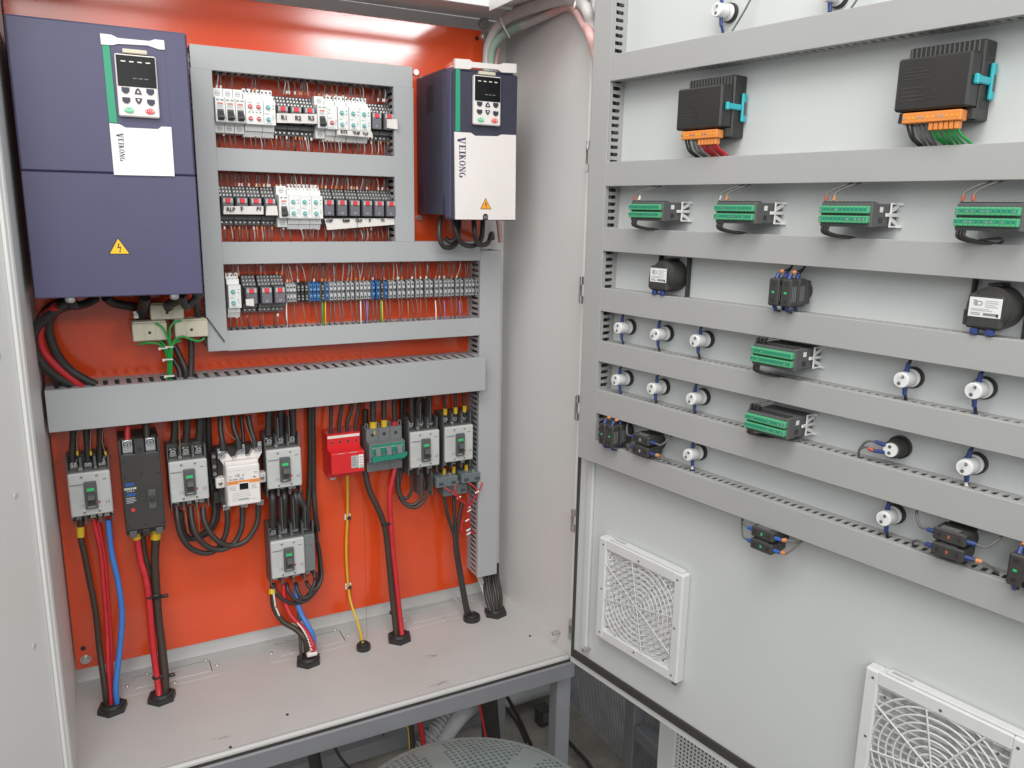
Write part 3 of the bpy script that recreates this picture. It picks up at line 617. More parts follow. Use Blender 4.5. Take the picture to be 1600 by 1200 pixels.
seq = [('grey', 443, 497, 3), ('black', 500, 565, 3), ('blue', 568, 628, 3), ('black', 632, 652, 1), ('blue', 652, 678, 1), ('grey', 678, 718, 2), ('grey', 720, 764, 2), ('grey', 768, 815, 2), ('grey', 820, 863, 2), ('grey', 863, 903, 2), ('blue', 905, 955, 2), ('black', 957, 972, 1), ('blue', 972, 998, 1),
       ('grey', 1000, 1042, 2), ('grey', 1048, 1092, 2), ('grey', 1098, 1140, 2), ('grey', 1147, 1190, 2), ('grey', 1198, 1243, 2), ('grey', 1250, 1295, 2), ('grey', 1300, 1357, 3), ('grey', 1362, 1410, 2), ('grey', 1415, 1468, 3), ('grey', 1468, 1495, 1)]
cnt = {}; TBX = []
for col, X0, X1, n in seq:
    cnt[col] = cnt.get(col, -1)+1
    for i in range(n):
        X = X0+(X1-X0)*(i+.5)/n; p = P(320+X/3.478, 380+265/3.478, -.048); TBX.append((p.x, col, nth[cnt[col]], ('lone', ) [0] if n == 1 else (('left', 'right') if n == 2 else ('left', 'middle', 'right'))[i]))
        which = ('lone', ) if n == 1 else (('left', 'right') if n == 2 else ('left', 'middle', 'right'))
        terminal(col, '%s %s block in the %s %s cluster of the terminal row from the left' % (which[i], col, nth[cnt[col]], col), (p.x, 0, RZ[3]), .0064, i == 0)
# ------------------------------------------------------------------ control wires
def wire(pts, r, mt, label, group, sleeve=None, cat='wire', name='control_wire', n=5, sub=4, sl=.006, frame=None):
    mb = MB(); mb.tube(pts, r, mt, n=n, sub=sub)
    o = one(mb, name, label, cat, group=group)
    if frame: o.location = HINGE; o.rotation_euler.z = DROT
    if sleeve:
        e = Vector(pts[-1]); d = (Vector(pts[-1])-Vector(pts[-2])).normalized(); b = MB(); b.cyl(e-d*sl*1.2, e-d*sl*.2, r*1.9, sleeve, n=7); b.build('wire_marker', o)
    return o
tags = ['tag_orange', 'tag_white', 'tag_orange', 'tag_red', None, None, None, 'tag_white']
COLN = {'cable_grey': 'dark grey', 'print_pale': 'light grey', 'cable_black': 'black', 'cable_tan': 'tan'}
TAGN = {'tag_orange': 'an orange', 'tag_white': 'a white', 'tag_red': 'a rust red', None: 'no'}
DEV = {1: [(.340, 'the first breaker'), (.358, 'the second breaker'), (.3763, 'the third breaker'), (.4028, 'the four red dial module'), (.4312, 'the timer beside the red dials'), (.458, 'relay R1'), (.4843, 'relay R2'), (.5106, 'relay R3'), (.534, 'the lone breaker'), (.5545, 'the single red dial module'), (.5772, 'timer RT3'), (.6008, 'timer THP'), (.6236, 'timer TLP'), (.65, 'the uncovered end relay'), (.6768, 'the relay with the curled flag')],
       2: [(.3448, 'relay RLP'), (.3716, 'relay F'), (.3982, 'relay F1'), (.4256, 'the relay with the small flag'), (.4508, 'the middle row breaker'), (.4726, 'the first middle row timer'), (.4953, 'the second middle row timer'), (.5182, 'the third middle row timer'), (.5442, 'the first bare relay'), (.5718, 'the second bare relay'), (.5992, 'the third bare relay'), (.6262, 'the fourth bare relay'), (.6522, 'the fifth bare relay'), (.6786, 'the last bare relay')],
       3: [(.347, 'the lone timer'), (.3805, 'the relay with the torn flag'), (.4105, 'the left bare relay'), (.437, 'the right bare relay')]}
def drops(xs, z_a, z_b, y_a, y_b, label, group, mts=('cable_grey',), p=.9, jit=.006, tagp=True, r=.0011):
    row = 1 if z_b > 1.05 else 2 if z_b > .88 else 3; up = z_a > z_b
    for x in xs:
        if random.random() > p: continue
        x += random.uniform(-.0015, .0015); x2 = x+random.uniform(-jit, jit); zm_ = (z_a+z_b)/2
        mt = random.choice(mts); tg = random.choice(tags) if tagp else None
        dv = min(DEV[row]+([(bx, '%s block of %s %s cluster' % (wh, bc, k)) for bx, bc, k, wh in TBX] if row == 3 else []), key=lambda d: abs(d[0]-x))[1]
        lb = '%s wire, %s tag, %s %s' % (COLN[mt], TAGN[tg], 'above' if up else 'below', dv)
        wire([(x2, y_a, z_a), (x2*.6+x*.4+random.uniform(-.001, .001), y_b-.006, zm_+.2*(z_a-zm_)), (x, y_b, z_b)], r, mt, lb, group, tg)
def span(a, b_, n): return [a+(b_-a)*(i+.5)/n for i in range(n)]
g = ('cable_grey', 'cable_grey', 'cable_grey', 'print_pale', 'cable_black')
gw = 'thin dark control wire between the top duct and the first row of devices'
drops(span(.333, .384, 5)+span(.39, .440, 6)+span(.449, .517, 11)+span(.525, .633, 13)+span(.645, .684, 7), 1.206, 1.171, -.03, -.046, gw, 'wires into the top of the first row', g)
gw = 'thin control wire leaving the bottom of the first row of devices'
drops(span(.334, .440, 11)+span(.447, .52, 12)+span(.53, .633, 13)+span(.642, .684, 6), 1.052, 1.092, -.03, -.044, gw, 'wires under the first row', g+('cable_tan',))
gw = 'thin control wire between the duct and the top of the middle row'
drops(span(.334, .435, 15)+span(.442, .53, 11)+span(.534, .684, 22), 1.025, .990, -.03, -.044, gw, 'wires into the top of the middle row', g)
gw = 'thin control wire leaving the bottom of the middle row'
drops(span(.334, .435, 14)+span(.442, .53, 10)+span(.534, .684, 19), .876, .913, -.03, -.044, gw, 'wires under the middle row', g+('cable_tan',))
gw = 'thin control wire between the duct and the top of the terminal row'
drops(span(.336, .452, 11), .846, .814, -.03, -.044, gw, 'wires into the top of the terminal row', g)
drops([q[0] for q in TBX]+[q[0]+.001 for q in TBX[::3]], .846, .797, -.03, -.038, gw, 'wires into the top of the terminal row', ('cable_grey', 'cable_grey', 'print_pale', 'cable_tan'), .95, .012)
gw = 'thin control wire leaving the bottom of the terminal row'
drops(span(.336, .452, 11), .700, .735, -.03, -.044, gw, 'wires under the terminal row', g)
drops([q[0] for q in TBX], .698, .7555, -.03, -.038, gw, 'wires under the terminal row', ('cable_grey', 'cable_tan', 'cable_grey'), .62, .006, False)
def pick(X, mt, label, cat='wire'):
    a, c = P(320+X/3.478, 380+318/3.478, -.04), P(320+(X+4)/3.478, 380+450/3.478, -.045)
    wire([(a.x, -.038, a.z+.002), ((a.x+c.x)/2-.002, -.047, (a.z+c.z)/2), (c.x, -.04, c.z-.012)], .0016, mt, label, 'coloured wires under the terminal row')
for X, mt, l in ((641, 'cable_green', 'green wire left of the first yellow wire under the terminal row'), (656, 'cable_yellow', 'first yellow wire under the terminal row, below the small blue blocks'), (848, 'tag_white', 'white wire beside the violet wire near the middle of the terminal row'),
                 (882, 'cable_violet', 'violet wire near the middle of the terminal row'), (965, 'cable_yellow', 'second yellow wire under the terminal row, below the lone black block'), (958, 'cable_green', 'green wire touching the second yellow wire'),
                 (1255, 'tag_white', 'white wire hanging under the right half of the terminal row'), (1303, 'cable_violet', 'violet wire next to the right hand white wire'), (1386, 'cable_violet', 'violet wire nearest the right end of the terminal row'),
                 (445, 'tag_white', 'white wire beside the last relay of the lowest row'), (1105, 'cable_tan', 'tan wire in the right half under the terminal row')): pick(X, mt, l)
# ================================================================== breakers and contactor of the lower plate
def cross_screw(parent, x, y, z, r, mt='metal', name='screw', h=.003):
    b = MB(); b.cyl((x, y, z), (x, y-h*.6, z), r, mt, n=12); b.cyl((x, y-h*.6, z), (x, y-h, z), r, mt, r*.8, n=12)
    b.box(x-r*.6, x+r*.6, y-h-.0002, y-h*.9, z-r*.13, z+r*.13, 'base_grey'); b.box(x-r*.13, x+r*.13, y-h-.0003, y-h*.9, z-r*.6, z+r*.6, 'base_grey')
    return b.build(name, parent)
def mccb(label, loc, w=.0735, extra=0.0, lugs=True):
    r = thing('moulded_breaker', label, 'breaker', loc, 0, 'moulded case breakers'); a = w/2; x1 = a+extra
    b = MB(); b.box(-a, x1, -.0595, 0, -.0445, .0445, 'base_grey', .0015); b.box(-a, x1, -.030, -.0005, .0448, .0710, 'base_grey'); b.box(-a, x1, -.030, -.0005, -.0650, -.0448, 'base_grey')
    n = 4 if extra else 3; pw = w/3
    for s, zt in ((1, .0712), (-1, -.0652)):
        for i in range(n+1):
            x = -a+pw*i; x = min(x, x1-.0012); e = .0022 if 0 < i < n else .0018
            b.box(max(-a, x-e), min(x1, x+e), -.056, -.0302, *((.0446, zt) if s > 0 else (zt, -.0446)), 'base_grey')
    hb = b.build('housing', r)
    for i in range(n):
        x = -a+pw*(i+.5)
        b = MB(); b.box(x-.0075, x+.0075, -.0385, -.0305, .0450, .0640, 'zinc', .001); t = b.build('terminal', r); cross_screw(t, x, -.0385, .0565, .0068 if lugs else .004, h=.006)
        b = MB(); b.box(x-.0060, x+.0060, -.0365, -.0305, -.0620, -.0455, 'zinc', .001); t = b.build('terminal', r); cross_screw(t, x, -.0365, -.0555, .0048, h=.004)
    b = MB(); b.box(-a+.0004, a-.0004, -.070, -.0598, -.0432, .0432, 'cover_grey', .0022); cv = b.build('front_cover', r)
    b = MB(); b.box(-a+.001, -.0105, -.0703, -.0699, -.0275, -.0270, 'print_pale'); b.box(.0125, a-.001, -.0703, -.0699, -.0275, -.0270, 'print_pale'); b.box(.0125, a-.001, -.0703, -.0699, .0275, .0279, 'print_pale')
    b.box(-a+.003, -.0125, -.0703, -.0699, .0195, .0225, 'print_grey'); lines(b, -a+.012, -.013, .0155, .0185, 1, -.0699, 'print_pale')
    lines(b, -a+.003, -.0125, -.016, .013, 8, -.0699, 'print_pale', .22); b.box(.023, .029, -.0703, -.0699, .0265, .0285, 'print_grey'); b.build('printed_text', cv, kind='stuff')
    text('LS', .0085, 'print_grey', cv, (.0285, -.0701, -.0195), bold=.0002); text('CE', .0075, 'print_grey', cv, (-.0165, -.0701, -.0225))
    b = MB(); b.box(-.0105, .0115, -.0772, -.0701, -.0285, .0265, 'base_grey', .0015); hs = b.build('handle_surround', r)
    b = MB(); b.box(-.0058, .0068, -.0776, -.0770, .0085, .0140, 'on_green'); b.build('on_window', hs)
    b = MB(); b.box(-.0066, .0076, -.0780, -.0771, -.0200, .0060, 'dark', .0003); b.prism([(-.0780, .004), (-.0865, .0015), (-.088, -.0065), (-.0780, -.0100)], -.0055, .0065, 'base_grey', 'x'); b.build('handle', hs)
    b = MB(); lines(b, -.006, .007, -.0255, -.0225, 1, -.0772, 'print_pale'); b.build('printed_text', hs, kind='stuff')
    b = MB(); b.box(.0125, .0155, -.0715, -.0699, -.0195, -.0155, 'cable_red'); b.build('trip_button', r)
    for x, z in ((-.0130, .0360), (.0130, .0365), (-.0130, -.0360), (.0130, -.0360)): cross_screw(cv, x, -.0700, z, .0026, 'zinc', h=.0015)
    for x, z in ((-.0130, .0490), (.0128, -.0485)): cross_screw(r, x, -.0560, z, .0042, 'metal', 'fixing_screw', h=.003)
    for x, z in ((.0128, .0490), (-.0345, -.0470), (.0345, -.0470)): cross_screw(r, x, -.0560, z, .0022, 'metal', 'pin', h=.0015)
    if extra:
        b = MB(); b.box(a+.0004, x1-.0004, -.064, -.0598, -.0432, .0432, 'mid_grey', .0015); b.box(a+.002, x1-.002, -.0643, -.0640, .020, .0205, 'dark'); b.build('side_cover', r)
    return r
M1 = mccb('leftmost grey breaker, with blue and red cables below it', (.0600, 0, .4026))
M2 = mccb('grey breaker left of the white contactor, with black loops below', (.2382, 0, .4028))
M3 = mccb('grey breaker right of the white contactor, above the four pole one', (.4295, 0, .4030))
M4 = mccb('four pole grey breaker hanging lowest, on the black sleeves', (.4288, 0, .1955), extra=.0245)
M5 = mccb('grey breaker right of the green handled switch', (.7527, 0, .4050)); M6 = mccb('rightmost grey breaker, with yellow sleeves on its top cables', (.8397, 0, .4076))
# black earth leakage breaker
r = thing('leakage_breaker', 'tall black breaker with small blue and white print and two silver terminals', 'breaker', (.1515, 0, .4050))
b = MB(); b.box(-.0362, .0362, -.078, 0, -.0880, .0700, 'dark', .002); b.box(-.0362, .0362, -.060, 0, .0703, .1000, 'dark', .001); b.box(-.0362, -.0325, -.078, -.0603, .0703, .1, 'dark'); b.box(-.0085, .0085, -.078, -.0603, .0703, .1, 'dark'); b.box(.0325, .0362, -.078, -.0603, .0703, .1, 'dark'); b.box(-.0362, .0362, -.062, 0, -.1020, -.0883, 'dark', .001); b.build('housing', r)
b = MB(); b.cyl((0, -.0778, .079), (0, -.0788, .079), .0045, 'black', n=10); b.build('hole', r)
for x in (-.0205, .0205):
    b = MB(); b.box(x-.0095, x+.0095, -.0690, -.0605, .0705, .0980, 'metal', .001); t = b.build('terminal', r); cross_screw(t, x, -.069, .089, .0072, h=.006)
b = MB(); b.box(.008, .0225, -.0805, -.0782, -.0465, -.006, 'base_grey', .001); h = b.build('handle_surround', r)
b = MB(); b.box(.0105, .020, -.086, -.0807, -.030, -.018, 'dark', .001); b.build('handle', h)
b = MB(); b.box(-.030, -.015, -.0784, -.0779, .006, .0125, 'ferrule_bright'); b.box(-.029, -.0135, -.0784, -.0779, -.0145, -.009, 'ferrule_bright'); b.build('blue_print', r, kind='stuff')
text('LEAKAGE', .0052, 'tag_white', r, (-.0225, -.0783, .0005), bold=.0002); text('TYPE 2', .0048, 'tag_white', r, (-.0225, -.0783, -.0048))
b = MB(); lines(b, -.031, -.012, -.030, -.017, 4, -.0779, 'print_pale'); b.build('printed_text', r, kind='stuff')
b = MB(); b.cyl((-.0205, -.0779, -.0435), (-.0205, -.0810, -.0435), .0038, 'dial_red', n=12); b.build('test_button', r)
for x, z in ((-.031, .055), (.031, .057), (0, .028), (-.03, .022), (.03, .026), (-.031, -.078), (.031, -.078), (0, -.078)):
    b = MB(); b.cyl((x, -.0776, z), (x, -.0783, z), .0028, 'black', n=8); b.build('screw_hole', r)
for x in (-.024, .0, .024):
    b = MB(); b.box(x-.007, x+.007, -.0785, -.0622, -.1020, -.0886, 'base_grey' if x else 'black', .001); b.build('cable_entry', r)
# contactor
r = thing('contactor', 'white contactor with an orange stripe and a dark window', 'contactor', (.3427, 0, .3815))
b = MB(); b.box(-.046, .044, -.030, 0, -.050, .072, 'dark', .002); b.box(-.056, -.0465, -.040, 0, .01, .066, 'black'); b.box(-.056, -.0465, -.040, 0, -.045, -.020, 'black'); b.build('base', r)
b = MB(); b.box(-.0335, .0335, -.068, -.0305, -.048, .050, 'vfd_white', .002)
b.prism([(-.0335, .0385), (-.043, .058), (-.043, .064), (-.024, .064), (-.016, .05), (-.007, .052), (-.003, .062), (.008, .062), (.012, .052), (.02, .052), (.026, .066), (.045, .066), (.045, .058), (.0335, .0385)], -.050, -.0310, 'vfd_white'); b.build('housing', r)
b = MB(); b.box(-.0332, .0332, -.0800, -.0683, -.0438, .0438, 'vfd_white', .0025); cv = b.build('front_cover', r)
b = MB(); b.box(-.0325, .0325, -.0804, -.0799, .0040, .0115, 'conn_orange'); b.build('orange_stripe', cv)
b = MB(); b.box(-.0110, .0105, -.0812, -.0799, -.0105, .0070, 'vfd_white', .0004); b.box(-.0090, .0085, -.0815, -.0811, -.0085, .0050, 'screen'); b.build('window', cv)
text('CE', .0075, 'print_grey', cv, (-.012, -.0803, .0225), bold=.0002); text('SC-N6A  [93]', .0052, 'print_grey', cv, (-.0145, -.0803, .0150), bold=.00015)
b = MB(); lines(b, -.030, -.019, .0205, .0235, 1, -.08, 'print_grey'); b.box(-.003, .002, -.0803, -.0799, .0205, .0245, 'print_pale'); b.box(.022, .028, -.0803, -.0799, .024, .028, 'print_pale'); b.box(.020, .024, -.0803, -.0799, .0145, .0172, 'ink')
lines(b, -.029, -.015, -.010, .001, 4, -.08, 'print_pale'); lines(b, .015, .029, -.010, .001, 4, -.08, 'print_pale'); lines(b, -.025, .025, -.034, -.014, 5, -.08, 'print_pale', .25); lines(b, -.012, .010, -.032, -.0285, 1, -.0801, 'print_grey'); b.box(-.03, .03, -.0803, -.0799, .0335, .0339, 'print_pale'); b.build('printed_text', cv, kind='stuff')
for x, z in ((-.0375, .066), (0.003, .070), (.0375, .072)):
    b = MB(); b.box(x-.0075, x+.0075, -.0525, -.0503, z-.011, z+.011, 'metal', .0007); t = b.build('terminal', r); cross_screw(t, x, -.0525, z-.002, .0056, h=.005)
for x in (-.034, .003, .036):
    b = MB(); b.box(x-.0072, x+.0072, -.0525, -.0310, -.060, -.0485, 'metal', .0007); t = b.build('terminal', r); cross_screw(t, x, -.0525, -.0535, .0052, h=.005)
for s, x in ((-1, -.0425), (1, .0425)):
    b = MB(); b.box(x-.009, x+.009, -.052, -.0310, -.010, .012, 'vfd_white', .002); w = b.build('mounting_ear', r); cross_screw(w, x, -.052, .001, .0045, 'zinc', h=.002)
for z in (.058, .036, .020): cross_screw(r, -.0515, -.040, z, .0042, 'metal', 'auxiliary_screw', h=.003)
# surge arrester
r = thing('surge_arrester', 'bright red surge arrester block with a white side label', 'surge arrester', (.5672, 0, .4085))
b = MB(); b.prism([(-.004, -.047), (-.004, .052), (-.050, .052), (-.050, .018), (-.078, .016), (-.080, .0135), (-.080, -.031), (-.078, -.0335), (-.052, -.035), (-.052, -.047)], -.0385, .0355, 'red', 'x'); b.build('housing', r)
b = MB(); b.box(-.0380, .0350, -.0506, -.0498, .0425, .0485, 'tag_white'); b.build('marker_strip', r)
for i in range(4):
    x = -.029+.0186*i; b = MB(); b.cyl((x, -.0498, .033), (x, -.0506, .033), .0042, 'dial_red', n=10); b.cyl((x, -.0506, .033), (x, -.0510, .033), .0028, 'ink', n=8); b.build('screw_entry', r)
for i in range(4):
    x = -.029+.0186*i; b = MB(); b.cyl((x, -.0518, -.041), (x, -.0526, -.041), .0032, 'ink', n=8); b.build('screw_entry', r)
b = MB(); b.box(-.024, -.008, -.0800, -.0780, .0140, .0150, 'print_pale'); b.box(.002, .020, -.0800, -.0780, .0140, .0150, 'print_pale'); b.build('cartridge_tab', r, kind='stuff')
b = MB(); b.box(.006, .0215, -.0806, -.0799, -.0215, .0065, 'term_grey'); lb = b.build('rating_label', r)
b = MB(); lines(b, .0075, .020, -.019, .005, 6, -.0806, 'print_grey'); b.build('printed_text', lb, kind='stuff')
b = MB(); b.box(.0225, .0335, -.0806, -.0799, -.0235, .0075, 'white'); lb = b.build('side_label', r)
b = MB(); lines(b, .0245, .0325, -.02, .005, 4, -.0806, 'print_pale'); b.box(.0245, .0325, -.0809, -.0806, -.0225, -.020, 'on_green'); b.build('printed_text', lb, kind='stuff')
b = MB(); b.box(-.036, -.022, -.051, -.030, -.0535, -.0475, 'zinc', .001); b.build('earth_clamp', r)
# three pole switch with the green handle
r = thing('main_switch', 'slate grey three pole switch with a wide green handle', 'switch', (.6600, 0, .4140))
b = MB(); b.prism([(-.004, -.0515), (-.004, .0500), (-.052, .050), (-.052, .0215), (-.072, .0195), (-.072, -.0235), (-.053, -.026), (-.053, -.0515)], -.0425, .0415, 'mid_grey', 'x'); b.build('housing', r)
for x in (-.0147, .0133):
    b = MB(); b.box(x-.0006, x+.0006, -.0528, -.0519, .022, .0498, 'base_grey'); b.build('pole_gap', r)
for i in range(3):
    x = -.0285+.028*i; b = MB(); b.cyl((x, -.0518, .035), (x, -.0526, .035), .0042, 'dark', n=10); b.build('screw_entry', r)
for i in range(4):
    x = -.0400+.0265*i; b = MB(); b.tube([(x-.003, -.045, .0495), (x-.003, -.045, .0575), (x, -.045, .061), (x+.003, -.045, .0575), (x+.003, -.045, .0495)], .0016, 'mid_grey', n=6); b.build('barrier_loop', r)
b = MB(); b.box(-.0380, .0395, -.0728, -.0718, -.0035, .0165, 'handle_green'); b.box(-.036, .037, -.0731, -.0727, .009, .0105, 'print_pale'); lb = b.build('front_label', r)
for i in range(3):
    x = -.024+.0255*i; b = MB(); b.prism([(-.0731, .011), (-.080, .004), (-.083, -.007), (-.0731, -.010)], x-.0055, x+.0055, 'mid_grey', 'x'); b.build('toggle', r)
b = MB(); b.prism([(-.0400, -.009), (-.030, -.0055), (-.016, -.0085), (-.004, -.0055), (.010, -.0090), (.024, -.0050), (.036, -.0065), (.0415, -.0035), (.0430, -.0100), (.036, -.0165), (.012, -.0170), (-.014, -.0175), (-.036, -.0195), (-.040, -.018)], -.087, -.0785, 'handle_green'); b.build('handle', r)
b = MB(); b.box(-.038, .040, -.0727, -.0718, -.0228, -.0185, 'handle_green'); b.build('lower_label', r)
b = MB(); b.box(.0110, .0120, -.0537, -.0528, -.051, -.027, 'base_grey'); b.build('pole_gap', r)
# ferrite-like cream current transformers under the big drive, slate ones under the last breaker
def ct(name, label, loc, w, h, d, mt, group, txt=None):
    r = thing(name, label, 'current transformer', loc, 0, group)
    b = MB(); b.box(-w/2, w/2, -d, -.012, -h/2, h/2, mt, .0015); b.build('housing', r)
    if txt is None:
        b = MB(); b.box(-.0105, .0095, -d-.0012, -d+.0002, -h/2+.001, h/2-.003, mt, .0006); p = b.build('centre_panel', r)
        b = MB(); b.box(-.0032, .0018, -d-.0016, -d-.0010, -.0035, .0015, 'ink'); b.build('hole', p)
        b = MB(); b.box(-w/2+.001, w/2-.001, -d+.004, -d+.030, h/2, h/2+.003, mt, .001); b.build('top_ridge', r)
    else:
        for x, t in txt: text(t, .0105, 'ink', r, (x, -d-.0003, -h*.14), bold=.0004)
        b = MB(); b.box(w*.12, w*.22, -d+.006, -d+.010, h/2, h/2+.007, 'zinc'); b.build('terminal', r)
    return r
g = 'cream transformers under the large drive'
ct('current_transformer', 'lower left cream transformer block with green wires', (.1872, 0, .7137), .0605, .0340, .080, 'cream', g)
ct('current_transformer', 'lower right cream transformer block with green wires', (.2620, 0, .7155), .0605, .0320, .080, 'cream', g)
ct('current_transformer', 'upper cream transformer block behind the two lower ones', (.2215, 0, .7485), .0600, .0290, .062, 'cream', g)
g = 'slate transformers under the rightmost breaker'
ct('current_transformer', 'left slate grey transformer block marked 5A', (.8085, 0, .3165), .0560, .0250, .070, 'slate', g, [(-.015, '5A'), (.017, '0A')])
ct('current_transformer', 'right slate grey transformer block touching the tall duct', (.8712, 0, .3180), .0500, .0240, .071, 'slate', g, [(-.013, '5A'), (.016, '5A')])
ct('current_transformer', 'lower slate grey transformer block between two others', (.8378, 0, .2860), .0640, .0270, .052, 'slate', g, [(.02, '5A'), (-.012, '0')])
# ================================================================== cable glands in the floor panel
def gland(label, px, py, R, round_=False):
    p = Fz(px, py, ZF); r = thing('cable_gland', label, 'cable gland', (p.x, p.y, ZF), 0, 'black cable glands in the cabinet floor'); b = MB()
    b.cyl((0, 0, 0), (0, 0, .011), R, 'black', R*.97, n=20 if round_ else 6, smooth=round_); b.build('nut', r)
    b = MB(); b.cyl((0, 0, .011), (0, 0, .0165), R*.74, 'black', R*.66, n=20, caps=False)
    b.cyl((0, 0, .0165), (0, 0, .0125), R*.66, 'black', R*.55, n=20, caps=False); b.build('ring', r)
    b = MB(); b.cyl((0, 0, .0112), (0, 0, .0120), R*.6, 'ink', n=18); b.build('opening', r)
    return p
G1 = gland('black gland at the left end, holding the blue cable', 176, 1109, .029); G2 = gland('black gland holding one red and one thick black cable, left of centre', 253, 1092, .029)
G3 = gland('black gland below the four pole breaker', 482, 1035, .029); G4 = gland('small black gland holding the yellow wire', 568, 1014, .0165, True)
G5 = gland('black gland holding the red and black cables of the green handled switch', 624, 999, .030); G6 = gland('round black gland with empty space beside its cables', 737, 968, .0215, True)
G7 = gland('black gland at the right end below the tall duct', 774, 959, .030)
# ================================================================== power cables, each on its surveyed path (px, py, depth)
def cable(label, pts, r, mt, group=None, cat='cable', name='cable', sleeves=(), ties=(), n=8, frame=None, end=None):
    q = [P(a, c, d) for a, c, d in pts] if not frame else [Vector(p) for p in pts]
    if end is not None: q.append(Vector(end))
    b = MB(); b.tube(q, r, mt, n=n, sub=6); o = one(b, name, label, cat, group=group)
    if frame: o.location = HINGE; o.rotation_euler.z = DROT
    for a, c, d, a2, c2, d2, m2 in sleeves:
        b = MB(); b.cyl(P(a, c, d), P(a2, c2, d2), r*1.25, m2, n=10); b.build('end_sleeve', o)
    for a, c, d, rr in ties:
        p = P(a, c, d); b = MB(); b.cyl((p.x, p.y, p.z-.002), (p.x, p.y, p.z+.002), rr, 'black', n=10); b.box(p.x+rr-.001, p.x+rr+.010, p.y-.004, p.y+.004, p.z-.003, p.z+.003, 'black', .001); b.build('cable_tie', o)
    return o
def gd(G, dx=0, dy=0): return (G.x+dx, G.y+dy, ZF+.005)
# breaker 1
for i, (x0, x1, l) in enumerate(((115, 113, 'left'), (135, 137, 'middle'), (157, 156, 'right'))): cable('black cable into the %s top terminal of the leftmost breaker' % l, [(x0, 640, -.04), (x0, 672, -.04), (x1, 708, -.042), (x1, 722, -.042)], .0062, 'cable_black', 'black cables dropping from the wide duct')
for i, (x0, x1, l) in enumerate(((118, 121, 'left'), (139, 142, 'middle'), (158, 166, 'right'))):
    wire([P(x0+4, 660, -.05), P(x0+2, 690, -.055), P(x1, 712, -.052)], .0012, 'cable_tan', 'thin sense wire with a yellow tag at the leftmost breaker, %s pole' % l, 'tagged sense wires', 'cable_yellow', sl=.008)
cable('dark cable with a yellow sleeve leaving the leftmost breaker', [(126, 812, -.045), (126, 839, -.048), (131, 861, -.05), (139, 902, -.055), (149, 953, -.065), (155, 1010, -.075), (163, 1070, -.10)], .0058, 'cable_brown', sleeves=((125.5, 823, -.046, 126, 839, -.048, 'cable_yellow'),), end=gd(G1, -.010, .004))
cable('thin red cable from the leftmost breaker, beside the dark one', [(146, 812, -.045), (157, 862, -.05), (162, 920, -.06), (167, 985, -.07), (169, 1042, -.09)], .0042, 'cable_red', end=gd(G1, -.002, .002))
cable('second dark red cable from the leftmost breaker, behind the blue one', [(152, 812, -.04), (163, 870, -.045), (168, 930, -.052), (173, 1000, -.065)], .0040, 'cable_red', end=gd(G1, .0, .008))
cable('bright blue cable curving down from the leftmost breaker', [(169, 812, -.045), (174, 861, -.05), (185, 912, -.058), (190.5, 962, -.066), (187, 1016, -.08), (181, 1070, -.098)], .0058, 'cable_blue', end=gd(G1, .009, .0))
# leakage breaker
cable('red cable into the left top terminal of the tall black breaker', [(199, 640, -.05), (199, 665, -.055), (199, 692, -.062)], .006, 'cable_red')
cable('black cable into the right top terminal of the tall black breaker', [(226, 640, -.05), (228, 662, -.055), (230, 690, -.062)], .0070, 'cable_black')
cable('red cable running from the tall black breaker down to its gland', [(213, 835, -.05), (220, 877, -.055), (228, 905, -.062), (233.6, 947, -.07), (239, 1010, -.082), (247, 1070, -.098)], .0066, 'cable_red', ties=((233.8, 932.5, -.068, .0078), (244, 1058, -.095, .0078)), sleeves=((211, 824, -.05, 214, 842, -.05, 'cable_yellow'),), end=gd(G2, -.005, -.003))
cable('thick black cable with a yellow sleeve from the tall black breaker', [(244, 830, -.05), (243, 850, -.052), (242, 883, -.055), (247, 962, -.065), (253, 1010, -.078), (258, 1060, -.096)], .0082, 'cable_brown', sleeves=((244, 826, -.05, 243, 842, -.051, 'cable_yellow'),), ties=((247.5, 933, -.062, .0092), (258, 1057, -.094, .0092)), end=gd(G2, .007, .003))
cable('black cable joining from the middle of the tall black breaker', [(222, 835, -.045), (226, 865, -.045), (233, 895, -.048), (243, 930, -.052), (250, 1000, -.066)], .0062, 'cable_brown', end=gd(G2, .004, .008))
# breaker 2 and contactor
def z2(pts): return [(250+a/5.453, 660+c/5.453, d) for a, c, d in pts]
for pts, l in (([(125, -60, -.045), (125, 60, -.045), (115, 170, -.045)], 'left'), ([(228, -60, -.045), (228, 60, -.045), (220, 160, -.045)], 'middle'), ([(338, -60, -.045), (338, 60, -.045), (330, 150, -.045)], 'right')):
    cable('black cable into the %s top terminal of the breaker beside the contactor' % l, z2(pts), .0072, 'cable_black', 'black cables dropping from the wide duct')
cable('thick black cable running behind the contactor from the wide duct, left one', z2([(370, -60, -.022), (375, 200, -.018), (420, 400, -.016), (455, 640, -.02), (465, 780, -.025), (420, 900, -.03), (300, 990, -.03), (205, 950, -.035), (170, 760, -.045)]), .0064, 'cable_black')
cable('thick black cable running behind the contactor from the wide duct, right one', z2([(410, -60, -.02), (420, 200, -.014), (450, 420, -.014), (480, 640, -.016), (485, 800, -.02), (430, 920, -.026), (330, 975, -.03), (270, 900, -.036), (262, 740, -.042)]), .0062, 'cable_black')
